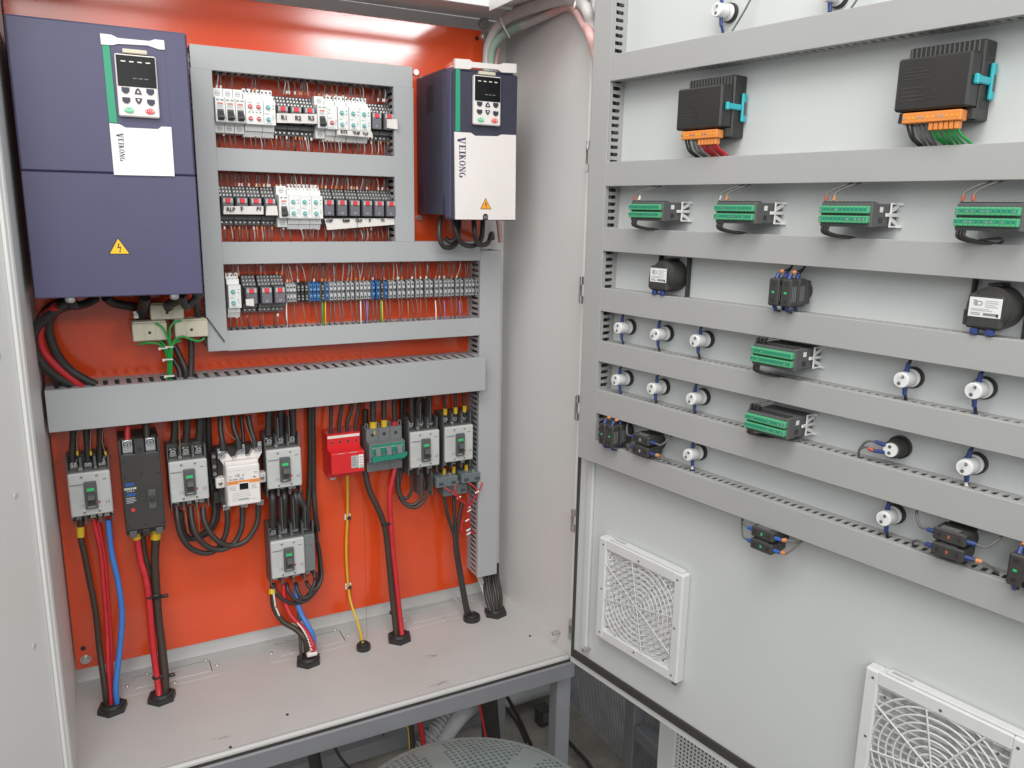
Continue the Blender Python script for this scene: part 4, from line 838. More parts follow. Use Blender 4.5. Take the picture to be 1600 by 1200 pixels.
lp = ((([(140, 715, -.045), (150, 830, -.055), (180, 960, -.06), (260, 1070, -.06), (380, 1115, -.058), (480, 1085, -.056), (550, 980, -.055), (575, 860, -.052), (571, 735, -.048)]), 'outer'),
      (([(258, 715, -.045), (270, 830, -.055), (310, 960, -.064), (400, 1055, -.066), (520, 1085, -.064), (630, 1030, -.06), (690, 920, -.056), (703, 820, -.052), (700, 722, -.048)]), 'middle'),
      (([(365, 720, -.045), (375, 830, -.055), (420, 930, -.062), (500, 1015, -.066), (610, 1050, -.064), (730, 1010, -.06), (810, 900, -.056), (836, 810, -.052), (836, 702, -.048)]), 'inner'))
for pts, l in lp: cable('%s black loop from the breaker up into the contactor' % l, z2(pts), .0058, 'cable_black', 'black loops under the contactor')
for pts, l in (([(512, -60, -.035), (515, 60, -.045), (530, 160, -.052), (540, 235, -.055)], 'left'), ([(618, -60, -.035), (630, 50, -.045), (665, 150, -.052), (676, 220, -.055)], 'middle'), ([(750, -60, -.035), (775, 60, -.045), (800, 140, -.052), (805, 205, -.055)], 'right')):
    cable('black cable with a heat shrink end on the %s top lug of the contactor' % l, z2(pts), .0056, 'cable_black', 'black cables dropping from the wide duct', sleeves=[(250+pts[2][0]/5.453, 660+(pts[2][1])/5.453, -.052, 250+pts[3][0]/5.453, 660+(pts[3][1]+8)/5.453, -.055, 'black')])
cable('thin black wire behind the contactor lugs', z2([(690, -60, -.02), (705, 80, -.028), (710, 170, -.035)]), .004, 'cable_black')
for pts in ([(545, -20, -.05), (560, 60, -.06), (600, 110, -.06), (640, 145, -.055)], [(720, -20, -.05), (745, 60, -.06), (770, 120, -.058), (785, 180, -.056)], [(160, -20, -.055), (165, 80, -.06), (172, 250, -.058)], [(210, 730, -.045), (225, 830, -.055), (240, 940, -.055)], [(318, 730, -.05), (330, 830, -.055), (338, 940, -.055)]):
    wire([P(*p) for p in z2(pts)], .0011, 'cable_tan', 'thin brown grey sense wire near the contactor and its breaker', 'thin sense wires')
for z0, z1 in ((700, 740),):
    pass
# breaker 3 and the sleeves down to the four pole one
def z8(pts): return [(380+a/4, 560+c/4, d) for a, c, d in pts]
for a, c, l in ((160, 158, 'left'), (233, 233, 'middle'), (308, 312, 'right')):
    cable('black cable into the %s top terminal of the breaker above the four pole one' % l, z8([(a, 200, -.04), (a, 340, -.045), (c, 480, -.045)]), .0078, 'cable_black', 'black cables dropping from the wide duct')
def barrier(label, pts, y0, y1):
    q = [P(380+a/4, 560+c/4, (y0+y1)/2) for a, c in pts]; zt = max(p.z for p in q); zb = min(p.z for p in q); x = sum(p.x for p in q)/len(q)
    b = MB(); b.box(x-.0008, x+.0008, y1, y0, zb, zt, 'base_grey'); one(b, 'phase_barrier', label, 'phase barrier', group='thin phase barriers')
for pts, l in (([(198, 355), (208, 500)], 'left barrier above the breaker beside the contactor'), ([(265, 350), (278, 500)], 'right barrier above the breaker beside the contactor'), ([(225, 850), (230, 1050)], 'left barrier between the two stacked breakers'), ([(298, 850), (305, 1050)], 'right barrier between the two stacked breakers'), ([(368, 905), (375, 1040)], 'rightmost barrier above the four pole breaker')):
    barrier('thin dark '+l, pts, -.02, -.07)
for a, c, l in ((180, 185, 'first'), (253, 255, 'second'), (325, 328, 'third'), (350, 398, 'fourth')):
    cable('%s black sleeved link between the two stacked breakers' % l, z8([(a, 830, -.04), (a+4, 880, -.05), (c, 960, -.05), (c, 1055, -.045)]), .0082, 'cable_black', 'black links between the stacked breakers')
for i, (x0, l) in enumerate(((416, 'left'), (436, 'right'))):
    cable('long black cable beside the stacked breakers, %s one of the pair' % l, z8([(x0, 200, -.02), (x0, 400, -.016), (x0+2, 600, -.015), (x0+8*i-4, 820, -.02), (x0-10+i*24, 960, -.03), (x0+i*26+4, 1080, -.03)]), .0058, 'cable_black')
def z9(pts): return [(400+a/5.457, 840+c/5.457, d) for a, c, d in pts]
for k, (pts, l) in enumerate((([(150, 385, -.04), (165, 450, -.05), (220, 520, -.056), (330, 562, -.056), (440, 525, -.05), (520, 420, -.04), (545, 250, -.025), (525, 60, -.018), (505, -100, -.015)], 'outer'), ([(262, 385, -.04), (275, 450, -.052), (330, 525, -.06), (410, 545, -.06), (490, 480, -.05), (545, 380, -.04), (550, 250, -.03), (530, 50, -.02)], 'second'), ([(340, 385, -.04), (350, 440, -.052), (390, 510, -.06), (450, 500, -.06), (520, 410, -.045), (556, 300, -.03), (540, 100, -.02)], 'third'), ([(430, 370, -.04), (445, 410, -.05), (490, 445, -.055), (540, 400, -.05), (562, 320, -.04), (548, 200, -.03)], 'inner'), ([(505, 300, -.03), (500, 380, -.05), (470, 450, -.055), (420, 520, -.052)], 'short'))):
    cable('%s black loop under the four pole breaker' % l, z9(pts), .0042, 'cable_black', 'black loops under the four pole breaker')
cable('black cable with flaked white print curving into the gland under the four pole breaker', z9([(142, 400, -.045), (142, 500, -.052), (160, 610, -.06), (230, 715, -.07), (350, 790, -.085), (420, 880, -.1)]), .0062, 'cable_brown', sleeves=((425.5, 920, -.046, 425.5, 928, -.05, 'cable_yellow'),), end=gd(G3, -.002, .010))
b = MB()
for pts in ([(150, 480), (165, 590)], [(170, 600), (205, 680)], [(215, 690), (300, 745)]):
    a, c = [P(400+x/5.457, 840+yy/5.457, -.068) for x, yy in pts]; b.tube([a, (a+c)/2+Vector((0, -.001, 0)), c], .0022, 'tag_white', n=5)
one(b, 'tape_scraps', 'scraps of white tape on the black cable under the four pole breaker', 'tape scraps', kind='stuff')
cable('red cable with white dashes entering the gland under the four pole breaker', z9([(232, 400, -.04), (245, 540, -.05), (300, 670, -.064), (400, 770, -.08), (460, 860, -.095), (490, 945, -.105)]), .0056, 'cable_red', end=gd(G3, .008, .004))
b = MB()
for t in range(11):
    a = P(400+(352+t*13.5-t*t*.25)/5.457, 840+(728+t*12+t*t*.95)/5.457, -.086-.0022*t); b.cyl(a, a+Vector((.0035, -.001, -.0055)), .0018, 'tag_white', n=6)
one(b, 'white_dashes', 'row of white printed dashes on the red cable above the gland', 'print marks', kind='stuff')
cable('blue cable slanting into the gland under the four pole breaker', z9([(340, 390, -.035), (352, 540, -.05), (385, 650, -.06), (440, 750, -.075), (488, 860, -.085)]), .0062, 'cable_blue', end=gd(G3, .012, .014))
cable('straight thin black cable dropping into the gland under the four pole breaker', z9([(362, 560, -.05), (368, 700, -.065), (375, 850, -.09), (385, 1000, -.105)]), .0036, 'cable_black', end=gd(G3, -.014, .002))
q = P(488, 1021, -.105); b = MB(); b.box(q.x-.013, q.x+.010, q.y-.008, q.y+.008, q.z-.004, q.z+.005, 'tag_white', .002); one(b, 'white_tape', 'wad of white tape where cables enter the gland under the four pole breaker', 'tape')
# surge arrester wires
for i, (a, c, l) in enumerate(((548, 545, 'leftmost'), (612, 598, 'second'), (678, 648, 'third'), (722, 700, 'rightmost'))): cable('%s black wire into the top of the red surge arrester' % l, z8([(a, 200, -.03), (a, 310, -.032), (c+4, 400, -.036), (c, 490, -.04)]), .0040, 'cable_black', 'black wires into the surge arrester')
cable('single yellow wire clipped down the plate below the red surge arrester', [(542.5, 735, -.04), (543, 770, -.02), (543, 805, -.008), (541, 860, -.008), (544, 915, -.008), (549, 944, -.02), (560, 976, -.055)], .0031, 'cable_yellow', end=gd(G4))
for px, py, l in ((543, 807, 'upper'), (544, 915, 'lower')):
    p = P(px, py, 0); r = thing('cable_clip', '%s cream adhesive clip holding the yellow wire' % l, 'cable clip', (p.x, 0, p.z), 0, 'adhesive cable clips')
    b = MB(); b.box(-.0078, .0068, -.0045, 0, -.0072, .0075, 'tag_white', .001); b.build('pad', r); b = MB(); b.box(-.004, .005, -.0125, -.0047, -.004, .003, 'black', .001); b.build('tie', r)
# green handled switch
for a, c, mt, l, zt in ((810, 812, 'cable_yellow', 'left', 395), (880, 880, 'cable_yellow', 'middle', 383), (943, 946, 'cable_red', 'right', 393)):
    cable('black cable with a %s sleeve into the %s pole of the green handled switch' % ('red' if 'red' in mt else 'yellow', l), z8([(a, 180, -.035), (a, 280, -.038), (c, 380, -.042), (c, 475, -.044)]), .0070 if l == 'left' else .0060, 'cable_black', sleeves=((380+c/4, 560+zt/4, -.0425, 380+c/4, 560+472/4, -.044, mt),))
cable('thick black cable slanting down from the green handled switch', [(571, 640, -.018), (570, 700, -.018), (571, 739, -.03), (578, 768, -.04), (594, 802, -.05), (602.5, 830, -.055), (606.7, 866.7, -.06), (613, 933, -.075)], .0072, 'cable_brown', ties=((601, 819, -.055, .0088), (614, 957, -.078, .0088)), end=gd(G5, -.006, .002))
cable('bright red cable below the green handled switch', [(618, 728, -.04), (614, 745, -.045), (609, 772, -.048), (610, 810, -.052), (613, 853, -.058), (619, 907, -.068), (624, 955, -.08)], .0066, 'cable_red', end=gd(G5, .007, -.001))
# breaker 5
for a, l in ((1060, 'left'), (1105, 'middle'), (1170, 'right')): cable('black cable into the %s top terminal of the breaker right of the green switch' % l, z8([(a-8, 180, -.035), (a-8, 280, -.04), (a-4, 400, -.043)]), .0072, 'cable_black', 'black cables dropping from the wide duct')
for pts, l in (([(1078, 262), (1088, 390)], 'left barrier above the breaker right of the green switch'), ([(1140, 258), (1150, 385)], 'right barrier above the breaker right of the green switch'), ([(1090, 700), (1095, 850)], 'left barrier below the breaker right of the green switch'), ([(1150, 690), (1160, 835)], 'right barrier below the breaker right of the green switch')): barrier('thin dark '+l, pts, -.015, -.068)
for pts, l in (([(1050, 700, -.04), (1055, 800, -.045), (1030, 870, -.045), (990, 860, -.04), (968, 780, -.03), (975, 690, -.02), (985, 500, -.012), (990, 200, -.012)], 'inner'), ([(1115, 690, -.04), (1130, 800, -.05), (1100, 890, -.055), (1040, 915, -.05), (985, 870, -.04), (960, 780, -.028), (970, 600, -.014), (1000, 200, -.012)], 'middle'), ([(1165, 690, -.04), (1165, 800, -.05), (1130, 890, -.055), (1070, 933, -.055), (1005, 905, -.045), (972, 820, -.03), (1000, 600, -.012), (1015, 200, -.012)], 'outer')):
    cable('%s black loop below the breaker right of the green switch' % l, z8(pts), .0040, 'cable_black', 'black loops below the breaker right of the green switch')
# breaker 6 and its transformers
for a, c, zt, l in ((1256, 1262, 313, 'left'), (1324, 1327, 305, 'middle'), (1378, 1383, 295, 'right')):
    cable('black cable with a yellow sleeve on the %s pole of the rightmost breaker' % l, z8([(a, 160, -.035), (a, 220, -.038), (c, 310, -.042), (c, 365, -.044)]), .0042, 'cable_black', 'yellow sleeved cables of the rightmost breaker', sleeves=((380+c/4, 560+zt/4, -.042, 380+c/4, 560+(zt+40)/4, -.043, 'cable_yellow'),))
for a, c, l in ((1256, 705, 'left'), (1316, 690, 'middle'), (1394, 680, 'right')):
    p, q = P(380+a/4, 560+(c-15)/4, -.046), P(380+a/4, 560+(c+25)/4, -.046); b = MB(); b.cyl(p, q, .0045, 'cable_yellow', n=8); one(b, 'yellow_sleeve', 'yellow cable sleeve above the slate transformers, %s pole' % l, 'cable sleeve', group='yellow sleeves above the slate transformers')
for pts, dx, l in (([(1250, 830, -.04), (1278, 980, -.05), (1318, 1110, -.055), (1325, 1200, -.062)], -.006, 'left'), ([(1315, 860, -.035), (1320, 990, -.045), (1328, 1110, -.052), (1335, 1200, -.06)], .0, 'middle'), ([(1368, 900, -.035), (1345, 1020, -.045), (1336, 1110, -.05), (1342, 1200, -.058)], .005, 'right')):
    cable('%s black cable from the slate transformers down to the round gland' % l, z8(pts)+[(720+dx*400, 901, -.07), (728+dx*400, 945, -.085)], .0046, 'cable_black', 'black cables under the slate transformers', end=gd(G6, -.006+dx, .003))
def z10(pts): return [(660+a/5, 620+c/5, d) for a, c, d in pts]
for pts, l in (([(170, 708, -.072), (230, 745, -.08), (290, 800, -.08), (345, 850, -.07), (352, 900, -.06), (350, 1060, -.05)], 'lowest left'), ([(255, 690, -.073), (258, 740, -.08), (290, 790, -.078), (348, 845, -.068), (356, 900, -.06), (362, 1040, -.05)], 'second'), ([(360, 670, -.074), (400, 700, -.08), (425, 745, -.075), (390, 820, -.068), (362, 870, -.06), (366, 1030, -.05)], 'third'), ([(468, 668, -.074), (450, 720, -.078), (425, 765, -.075), (385, 830, -.066), (366, 890, -.058), (372, 1020, -.05)], 'rightmost'), ([(352, 760, -.056), (360, 800, -.06), (360, 850, -.062), (358, 900, -.058)], 'short middle'), ([(310, 1000, -.045), (305, 1040, -.05), (340, 1075, -.05), (400, 1050, -.045), (430, 1020, -.035)], 'looped'), ([(320, 940, -.045), (310, 1010, -.05), (335, 1060, -.05), (410, 1060, -.045), (432, 1035, -.035)], 'second looped')):
    wire([P(*p) for p in z10(pts)], .0019, 'cable_red', '%s thin red wire below the slate transformers' % l, 'thin red wires of the slate transformers', n=6)
for zi, (x, yy) in enumerate(((427, 745), (285, 787), (360, 865), (365, 890), (350, 965), (358, 1040), (360, 1070))):
    p = P(660+x/5, 620+yy/5, -.078 if yy < 800 else -.062); b = MB(); b.cyl(p+Vector((-.005, 0, -.002)), p+Vector((.005, 0, .002)), .0022, 'tie', n=6); one(b, 'zip_tie', '%s white zip tie from the top on the thin red wires' % nth[zi], 'zip tie', group='white zip ties on the red wires')
# bundle leaving the tall duct
for i in range(7):
    a = 755+i*3.6; wires = [(a, 880, -.02-.006*(i % 3)), (a+1, 905, -.03-.006*(i % 3)), (a+4+i*.3, 930, -.06)]
    cable(nth[i]+' black cable from the left in the bundle leaving the tall duct', wires, .0052, 'cable_black', 'black cables below the tall duct', end=gd(G7, -.014+.0045*i, -.004+.006*(i % 2)))
for i in range(3): cable('grey cable beside the black bundle at the foot of the tall duct', [(743+i*3, 880, -.025), (746+i*3, 900, -.03), (755+i*2, 925, -.05)], .0026, 'wrap_grey', 'grey cables below the tall duct', end=gd(G7, -.016+i*.002, .004))
# ------------------------------------------------------------------ under the large drive
def z5(pts): return [(200+a/6.664, 440+c/6.664, d) for a, c, d in pts]
for pts, l in (([(110, 655, -.075), (200, 637, -.082), (300, 645, -.085), (370, 690, -.085), (408, 780, -.08), (420, 900, -.075), (420, 1030, -.07)], 'leftmost, from the left block'), ([(330, 622, -.078), (380, 660, -.085), (413, 720, -.085), (430, 850, -.08), (432, 1030, -.07)], 'short one from the left block'), ([(285, 432, -.082), (350, 470, -.086), (400, 550, -.088), (432, 650, -.086), (442, 800, -.08), (444, 1030, -.072)], 'upper one across the left block'), ([(550, 408, -.082), (480, 425, -.086), (437, 490, -.088), (438, 600, -.088), (448, 760, -.082), (450, 1030, -.07)], 'upper one from the right block'), ([(795, 592, -.078), (740, 620, -.084), (650, 600, -.086), (570, 572, -.086), (500, 600, -.086), (458, 670, -.085), (452, 850, -.08), (438, 1030, -.074)], 'rightmost, along the right block'), ([(550, 618, -.078), (500, 627, -.084), (462, 670, -.085), (442, 850, -.078), (426, 1030, -.068)], 'short one from the right block')):
    cable('green wire of the cream transformers, %s' % l, z5(pts), .0022, 'cable_green', 'green wires of the cream transformers', cat='wire', n=6)
for x, yy, w, zn in ((362, 692, .005, 'slanted left'), (438, 677, .006, 'highest'), (420, 808, .008, 'middle'), (437, 980, .008, 'lowest')):
    p = P(200+x/6.664, 440+yy/6.664, -.084); b = MB(); b.box(p.x-w, p.x+w, p.y-.006, p.y+.003, p.z-.0013, p.z+.0013, 'tie', .0005); b.box(p.x-w-.003, p.x-w+.001, p.y-.007, p.y-.003, p.z-.0022, p.z+.0022, 'tie'); one(b, 'zip_tie', '%s white zip tie round the green wires' % zn, 'zip tie', group='white zip ties on the green wires')
for pts, r_, l in (([(330, 560, -.04), (400, 720, -.04), (480, 830, -.045), (535, 920, -.05), (548, 1030, -.055)], .0055, 'left'), ([(480, 660, -.045), (550, 800, -.05), (598, 920, -.055), (602, 1030, -.055)], .0058, 'middle'), ([(655, 600, -.05), (660, 800, -.052), (655, 930, -.055), (652, 1030, -.058)], .0062, 'right')):
    cable('%s black cable from the cream transformers into the wide duct' % l, z5(pts), r_, 'cable_black', 'black cables below the cream transformers')
for pts, r_, l in (([(180, 160, -.10), (150, 260, -.07), (140, 420, -.03)], .010, 'left corrugated'), ([(560, 130, -.12), (500, 200, -.10), (430, 240, -.07), (400, 340, -.03)], .010, 'middle'), ([(560, 150, -.14), (600, 260, -.12), (680, 200, -.10), (760, 120, -.08)], .007, 'curled'), ([(700, 130, -.10), (720, 280, -.07), (730, 380, -.05)], .007, 'right')):
    cable('%s black cable tail under the right half of the large drive' % l, z5(pts), r_, 'cable_black', 'black cable tails under the large drive')
cable('dangling end of a thin black tie lying over the left duct', [(318, 490, -.06), (326, 500, -.071), (337, 515, -.073), (351, 534, -.072)], .0011, 'black', name='cable_tie', cat='cable tie')
for x, yy in ((212, 488), (308, 497)):
    p = P(x, yy, -.055); r = thing('busbar_terminal', 'zinc bolted lug behind the %s cream transformer' % ('left' if x < 260 else 'right'), 'terminal', p, 0, 'zinc lugs behind the cream transformers'); b = MB(); b.box(-.005, .005, -.004, .03, -.012, .003, 'zinc', .001); b.build('lug', r); cross_screw(r, 0, -.004, -.004, .004, 'metal')
for pts, r_, mt, l in (([(110, 470, -.12), (80, 490, -.11), (52, 520, -.09), (58, 556, -.08), (85, 586, -.07), (120, 606, -.06)], .0085, 'cable_black', 'outer black cable looping from under the large drive into the wide duct'), ([(90, 478, -.12), (66, 500, -.09), (64, 540, -.075), (88, 572, -.07), (130, 606, -.06)], .0080, 'cable_red', 'red cable looping from under the large drive into the wide duct'), ([(120, 474, -.12), (88, 486, -.1), (76, 512, -.08), (88, 552, -.072), (112, 580, -.066), (150, 602, -.06)], .0082, 'cable_black', 'inner black cable looping from under the large drive into the wide duct'), ([(112, 466, -.06), (72, 485, -.05), (58, 530, -.04), (80, 575, -.04), (105, 604, -.04)], .0080, 'cable_black', 'rear black cable looping from under the large drive into the wide duct'), ([(165, 464, -.08), (180, 474, -.06), (215, 480, -.04)], .009, 'cable_black', 'short black cable crossing under the middle of the large drive'), ([(112, 470, -.14), (118, 478, -.13), (135, 474, -.10), (150, 466, -.08)], .008, 'cable_black', 'short black cable behind the left screw of the large drive')):
    cable(l, pts, r_, mt)
# under the small drive
for pts, l in (([(690, 338, -.10), (686, 365, -.11), (692, 384, -.11), (706, 386, -.10), (716, 372, -.08), (712, 345, -.05)], 'left'), ([(708, 338, -.12), (712, 360, -.13), (722, 380, -.13), (740, 384, -.12), (752, 372, -.11), (755, 340, -.10)], 'middle'), ([(740, 340, -.13), (742, 365, -.14), (748, 382, -.13), (762, 380, -.12), (768, 365, -.09), (770, 372, -.05)], 'right'), ([(718, 340, -.08), (716, 362, -.09), (706, 378, -.09), (696, 372, -.08)], 'rear')):
    cable('%s black loop hanging under the small drive' % l, pts, .0055, 'cable_black', 'black loops under the small drive')
cable('pinkish cable behind the loops of the small drive', [(778, 340, -.04), (780, 355, -.04), (782, 378, -.03)], .006, 'wrap_pink')
# sleeved harness arching from the plate over to the door
def zT(pts): return [(740+a/8, c/8, d) for a, c, d in pts]
h = thing('cable_harness', 'sleeved cable harness arching over from the plate to the open door', 'cable harness')
def seg(name, pts, r_, mt, tail=()):
    b = MB(); b.tube([P(*p) for p in zT(pts)]+list(tail), r_, mt, n=10, sub=6); return b.build(name, h)
seg('grey_sleeve', [(165, 900, -.03), (170, 700, -.03), (190, 560, -.035), (260, 400, -.05), (370, 270, -.075)], .0105, 'wrap_grey'); seg('grey_sleeve', [(365, 275, -.074), (480, 195, -.10), (640, 125, -.14), (850, 50, -.20), (1010, 5, -.245), (1180, -15, -.285), (1320, 30, -.32)], lambda t: .0130-.004*max(0, t-.6)/.4, 'wrap_grey', [DM @ D(917, 16, .022), DM @ D(926, 44, .014), dw(.096, .012, D(927, 72, .02).z-.04)])
seg('green_sleeve', [(215, 900, -.035), (215, 700, -.04), (260, 560, -.048), (350, 455, -.065), (480, 370, -.09), (600, 320, -.115)], .0088, 'wrap_green'); seg('grey_sleeve', [(595, 322, -.114), (700, 280, -.135), (850, 215, -.17), (960, 160, -.20)], .0088, 'wrap_grey')
seg('pink_sleeve', [(955, 163, -.199), (1060, 110, -.23), (1160, 75, -.265), (1260, 105, -.30), (1330, 200, -.345), (1400, 330, -.38)], .0095, 'wrap_pink', [DM @ D(923, 56, .036), DM @ D(931, 84, .024), dw(.096, .018, D(931, 84, .02).z-.05)])
seg('pink_sleeve', [(262, 900, -.03), (275, 740, -.03), (300, 600, -.034)], .007, 'wrap_pink')
for a, c, a2, c2, d in ((335, 225, 450, 465, -.088), (1285, -10, 1262, 150, -.322)):
    b = MB(); b.tube([P(*zT([(a, c, d)])[0]), P(*zT([((a+a2)/2-10, (c+c2)/2, d-.012)])[0]), P(*zT([(a2, c2, d)])[0])], .0022, 'tie', n=6); b.build('zip_tie', h)
# ================================================================== things on the inside of the door (local frame: x along the door, -y off it, z up)
def ferrule(parent, p0, p1, r=.0032, mt='ferrule_blue'):
    b = MB(); b.cyl(p0, p1, r, mt, r*.8, n=8); return b.build('ferrule', parent)
def lead(parent, pts, r=.0014, mt='cable_black', tagm=None):
    b = MB(); b.tube(pts, r, mt, n=6, sub=5); o = b.build('lead', parent)
    if tagm:
        p, q = Vector(pts[0]), Vector(pts[1]); d = (q-p).normalized(); e = MB(); e.cyl(p+d*.002, p+d*.009, r*1.9, tagm, n=7); e.build('wire_marker', o)
    return o
# panel meters seen from behind
def meter(label, u, z, wires):
    r = thing('panel_meter', label, 'panel meter', dw(u, 0, z), DROT, 'black panel meters')
    b = MB(); b.box(-.0465, .0462, -.031, 0, -.0455, .0480, 'black', .002); b.box(-.045, .0445, -.0585, -.0312, -.032, .0315, 'black', .0025)
    b.prism([(-.046, -.0445), (.0455, -.0445), (.0455, -.0325), (-.0445, -.0325)], -.042, -.0312, 'dark'); b.build('housing', r)
    b = MB()
    for i in range(15): b.box(-.043+.0058*i, -.0415+.0058*i, -.0325, -.031, .034, .047, 'base_grey')
    for i in range(4):
        for j in range(3): b.box(.0462, .0466, -.027+.006*i, -.0235+.006*i, .024+.005*j, .0275+.005*j, 'black'); b.box(.0462, .0466, -.027+.006*i, -.0235+.006*i, -.031+.005*j, -.0275+.005*j, 'black')
    b.build('ventilation_ribs', r, kind='stuff')
    b = MB(); lines(b, -.038, .0, .004, .02, 4, -.0586, 'dark', .3); lines(b, -.036, -.005, -.022, -.002, 4, -.0586, 'dark', .3); lines(b, .002, .012, -.02, -.008, 3, -.0586, 'dark', .3); b.build('moulded_text', r, kind='stuff')
    b = MB(); b.box(-.0325, .0400, -.0590, -.0423, -.0475, -.0345, 'conn_orange', .0012); c = b.build('connector', r)
    b = MB()
    for i in range(12): b.cyl((-.0295+.0059*i, -.0589, -.041), (-.0295+.0059*i, -.0594, -.041), .0016, 'metal' if i in (0, 3, 4, 7, 8) else 'sign_orange', n=8)
    b.build('connector_screws', c, kind='stuff')
    for i in range(6):
        x = .0035+.0062*i; b = MB(); b.box(x-.0026, x+.0026, -.0565, -.046, -.0570, -.0477, 'conn_orange', .0008); b.build('plug', c)
    b = MB(); b.box(.0467, .0515, -.014, -.003, -.0215, .0215, 'clip_teal', .0015); b.box(.0463, .0500, -.046, -.0142, -.0045, .0045, 'clip_teal', .0015); b.box(.0445, .0505, -.050, -.0435, -.006, .006, 'clip_teal', .0015); b.box(.0514, .0520, -.0115, -.0055, -.011, .008, 'base_grey'); b.build('mounting_clip', r)
    b = MB(); b.box(-.0525, -.0467, -.022, -.004, -.006, .006, 'clip_teal', .0015); b.build('mounting_clip', r)
    for x0, mt, n_ in wires:
        for i in range(n_):
            x = x0+.0062*i; lead(r, [(x, -.0525, -.054 if x > 0 else -.046), (x+.002+.003*random.random(), -.046, -.064), (x+.006+.004*random.random(), -.030, -.0745), (x+.008, -.020, -.088)], .0017, mt)
    return r
meter('smaller looking black panel meter near the hinge side, with red wires', .3590, 1.1180, [(.0035, 'cable_red', 6), (-.0280, 'cable_black', 2), (-.0120, 'cable_grey', 2)])
meter('black panel meter with green wires toward the right edge of the photo', .7230, 1.1180, [(.0035, 'cable_green', 6), (-.0285, 'cable_black', 2), (-.0165, 'cable_grey', 3)])
# controllers with green plug connectors
def controller(label, u, z, tagm, up=.044, tail=0, dn=.033):
    r = thing('controller', label, 'controller', dw(u, 0, z), DROT, 'small controllers with green connectors')
    b = MB(); b.box(-.0372, .0368, -.064, 0, -.0158, .0150, 'base_grey', .0015); b.box(-.0372, .0372, -.0665, -.050, -.0165, .0158, 'base_grey', .001); b.build('housing', r)
    b = MB()
    for i in range(12): b.box(-.035+.0058*i, -.0325+.0058*i, -.066, -.048, .0159, .0172, 'dark')
    b.build('top_ribs', r, kind='stuff')
    for s in (1, -1):
        b = MB(); b.box(-.0362, .0350, -.0735, -.0560, *((.0016, .0112) if s > 0 else (-.0112, -.0016)), 'conn_green', .0009); c = b.build('connector', r); e = MB()
        for i in range(12):
            x = -.0335+.0058*i; e.box(x-.0019, x+.0019, -.0738, -.0733, s*.0062-.0014, s*.0062+.0026, 'handle_green'); 
            if random.random() < .3: e.cyl((x, -.0737, s*.0062), (x, -.0741, s*.0062), .0014, 'metal', n=7)
            e.box(x+.0027, x+.0031, -.0738, -.0733, s*.0064-.0046, s*.0064+.0046, 'handle_green')
        e.build('connector_slots', c, kind='stuff')
    b = MB(); b.box(.0370, .0374, -.047, -.039, .0035, .0105, 'white'); b.build('side_window', r)
    b = MB(); b.box(.0370, .0374, -.047, -.039, -.0105, -.0035, 'black'); b.build('side_hole', r)
    b = MB(); K = 'white'
    b.box(.0376, .0398, -.0225, -.019, -.0165, .0165, K, .0006); b.box(.0376, .0400, -.0335, -.0005, -.0024, .0024, K, .0006)
    for s in (1, -1):
        b.prism([(-.0222, s*.0165), (-.0222, s*.0140), (-.0040, s*.0140), (-.0040, s*.0165)], .0378, .0396, K, 'x'); b.prism([(-.0195, s*.0030), (-.0195, s*.0085), (-.0010, s*.0155), (-.0010, s*.0095)], .0378, .0396, K, 'x')
        b.box(.0376, .046, -.0040, -.0004, s*.0150-.002, s*.0150+.002, K)
    b.build('mounting_bracket', r)
    for i, x in enumerate((-.0335, -.0215)):
        lead(r, [(x, -.0640, .0165), (x+.001, -.0630, .0165+(up-.0165)*.4), (x+.008, -.045, .0165+(up-.0165)*.75), (x+.018, -.028, up), (x+.024, -.018, up+.014)], .0012, 'cable_grey', tagm[i])
    for i in range(3): lead(r, [(-.0335+.004*i, -.0640, -.0160), (-.0330+.004*i, -.0645, -.0165-(dn-.0165)*.45), (-.026+.005*i, -.054, -.0165-(dn-.0165)*.75), (-.012+.006*i, -.034, -dn), (-.006+.004*i, -.022, -dn-.012)], .0021, 'cable_black')
    if tail: lead(r, [(-.014, -.05, -.028), (.006, -.047, -.025), (.011, -.044, -.0285), (.0, -.034, -.033), (-.004, -.026, -.040)], .0016, 'cable_black')
    return r
for u, l, tm, tl in ((.2672, 'first green connector controller from the hinge side of the door', ('tag_red', 'tag_white'), 0), (.4515, 'second green connector controller from the hinge side, with an orange wire tag', ('print_pale', 'tag_orange'), 0), (.6323, 'third green connector controller from the hinge side', ('tag_red', 'tag_orange'), 0), (.8133, 'green connector controller cut off by the right edge of the photo', ('tag_red', 'tag_red'), 1)):
    controller(l, u, .9570, tm, tail=tl)
def blk(r):
    for i in range(3):
        b = MB(); b.box(-.034+.0058*i, -.030+.0058*i, -.066, -.056, .0173, .026, 'black', .001); b.build('terminal_tag', r)
blk(controller('lone green connector controller between the upper white lamp holders', .5405, .7460, (None, None), .0245, 0, .0357)); blk(controller('lone green connector controller between the lower rows of lamp holders', .5395, .6410, ('tag_red', None), .0315, 0, .027))
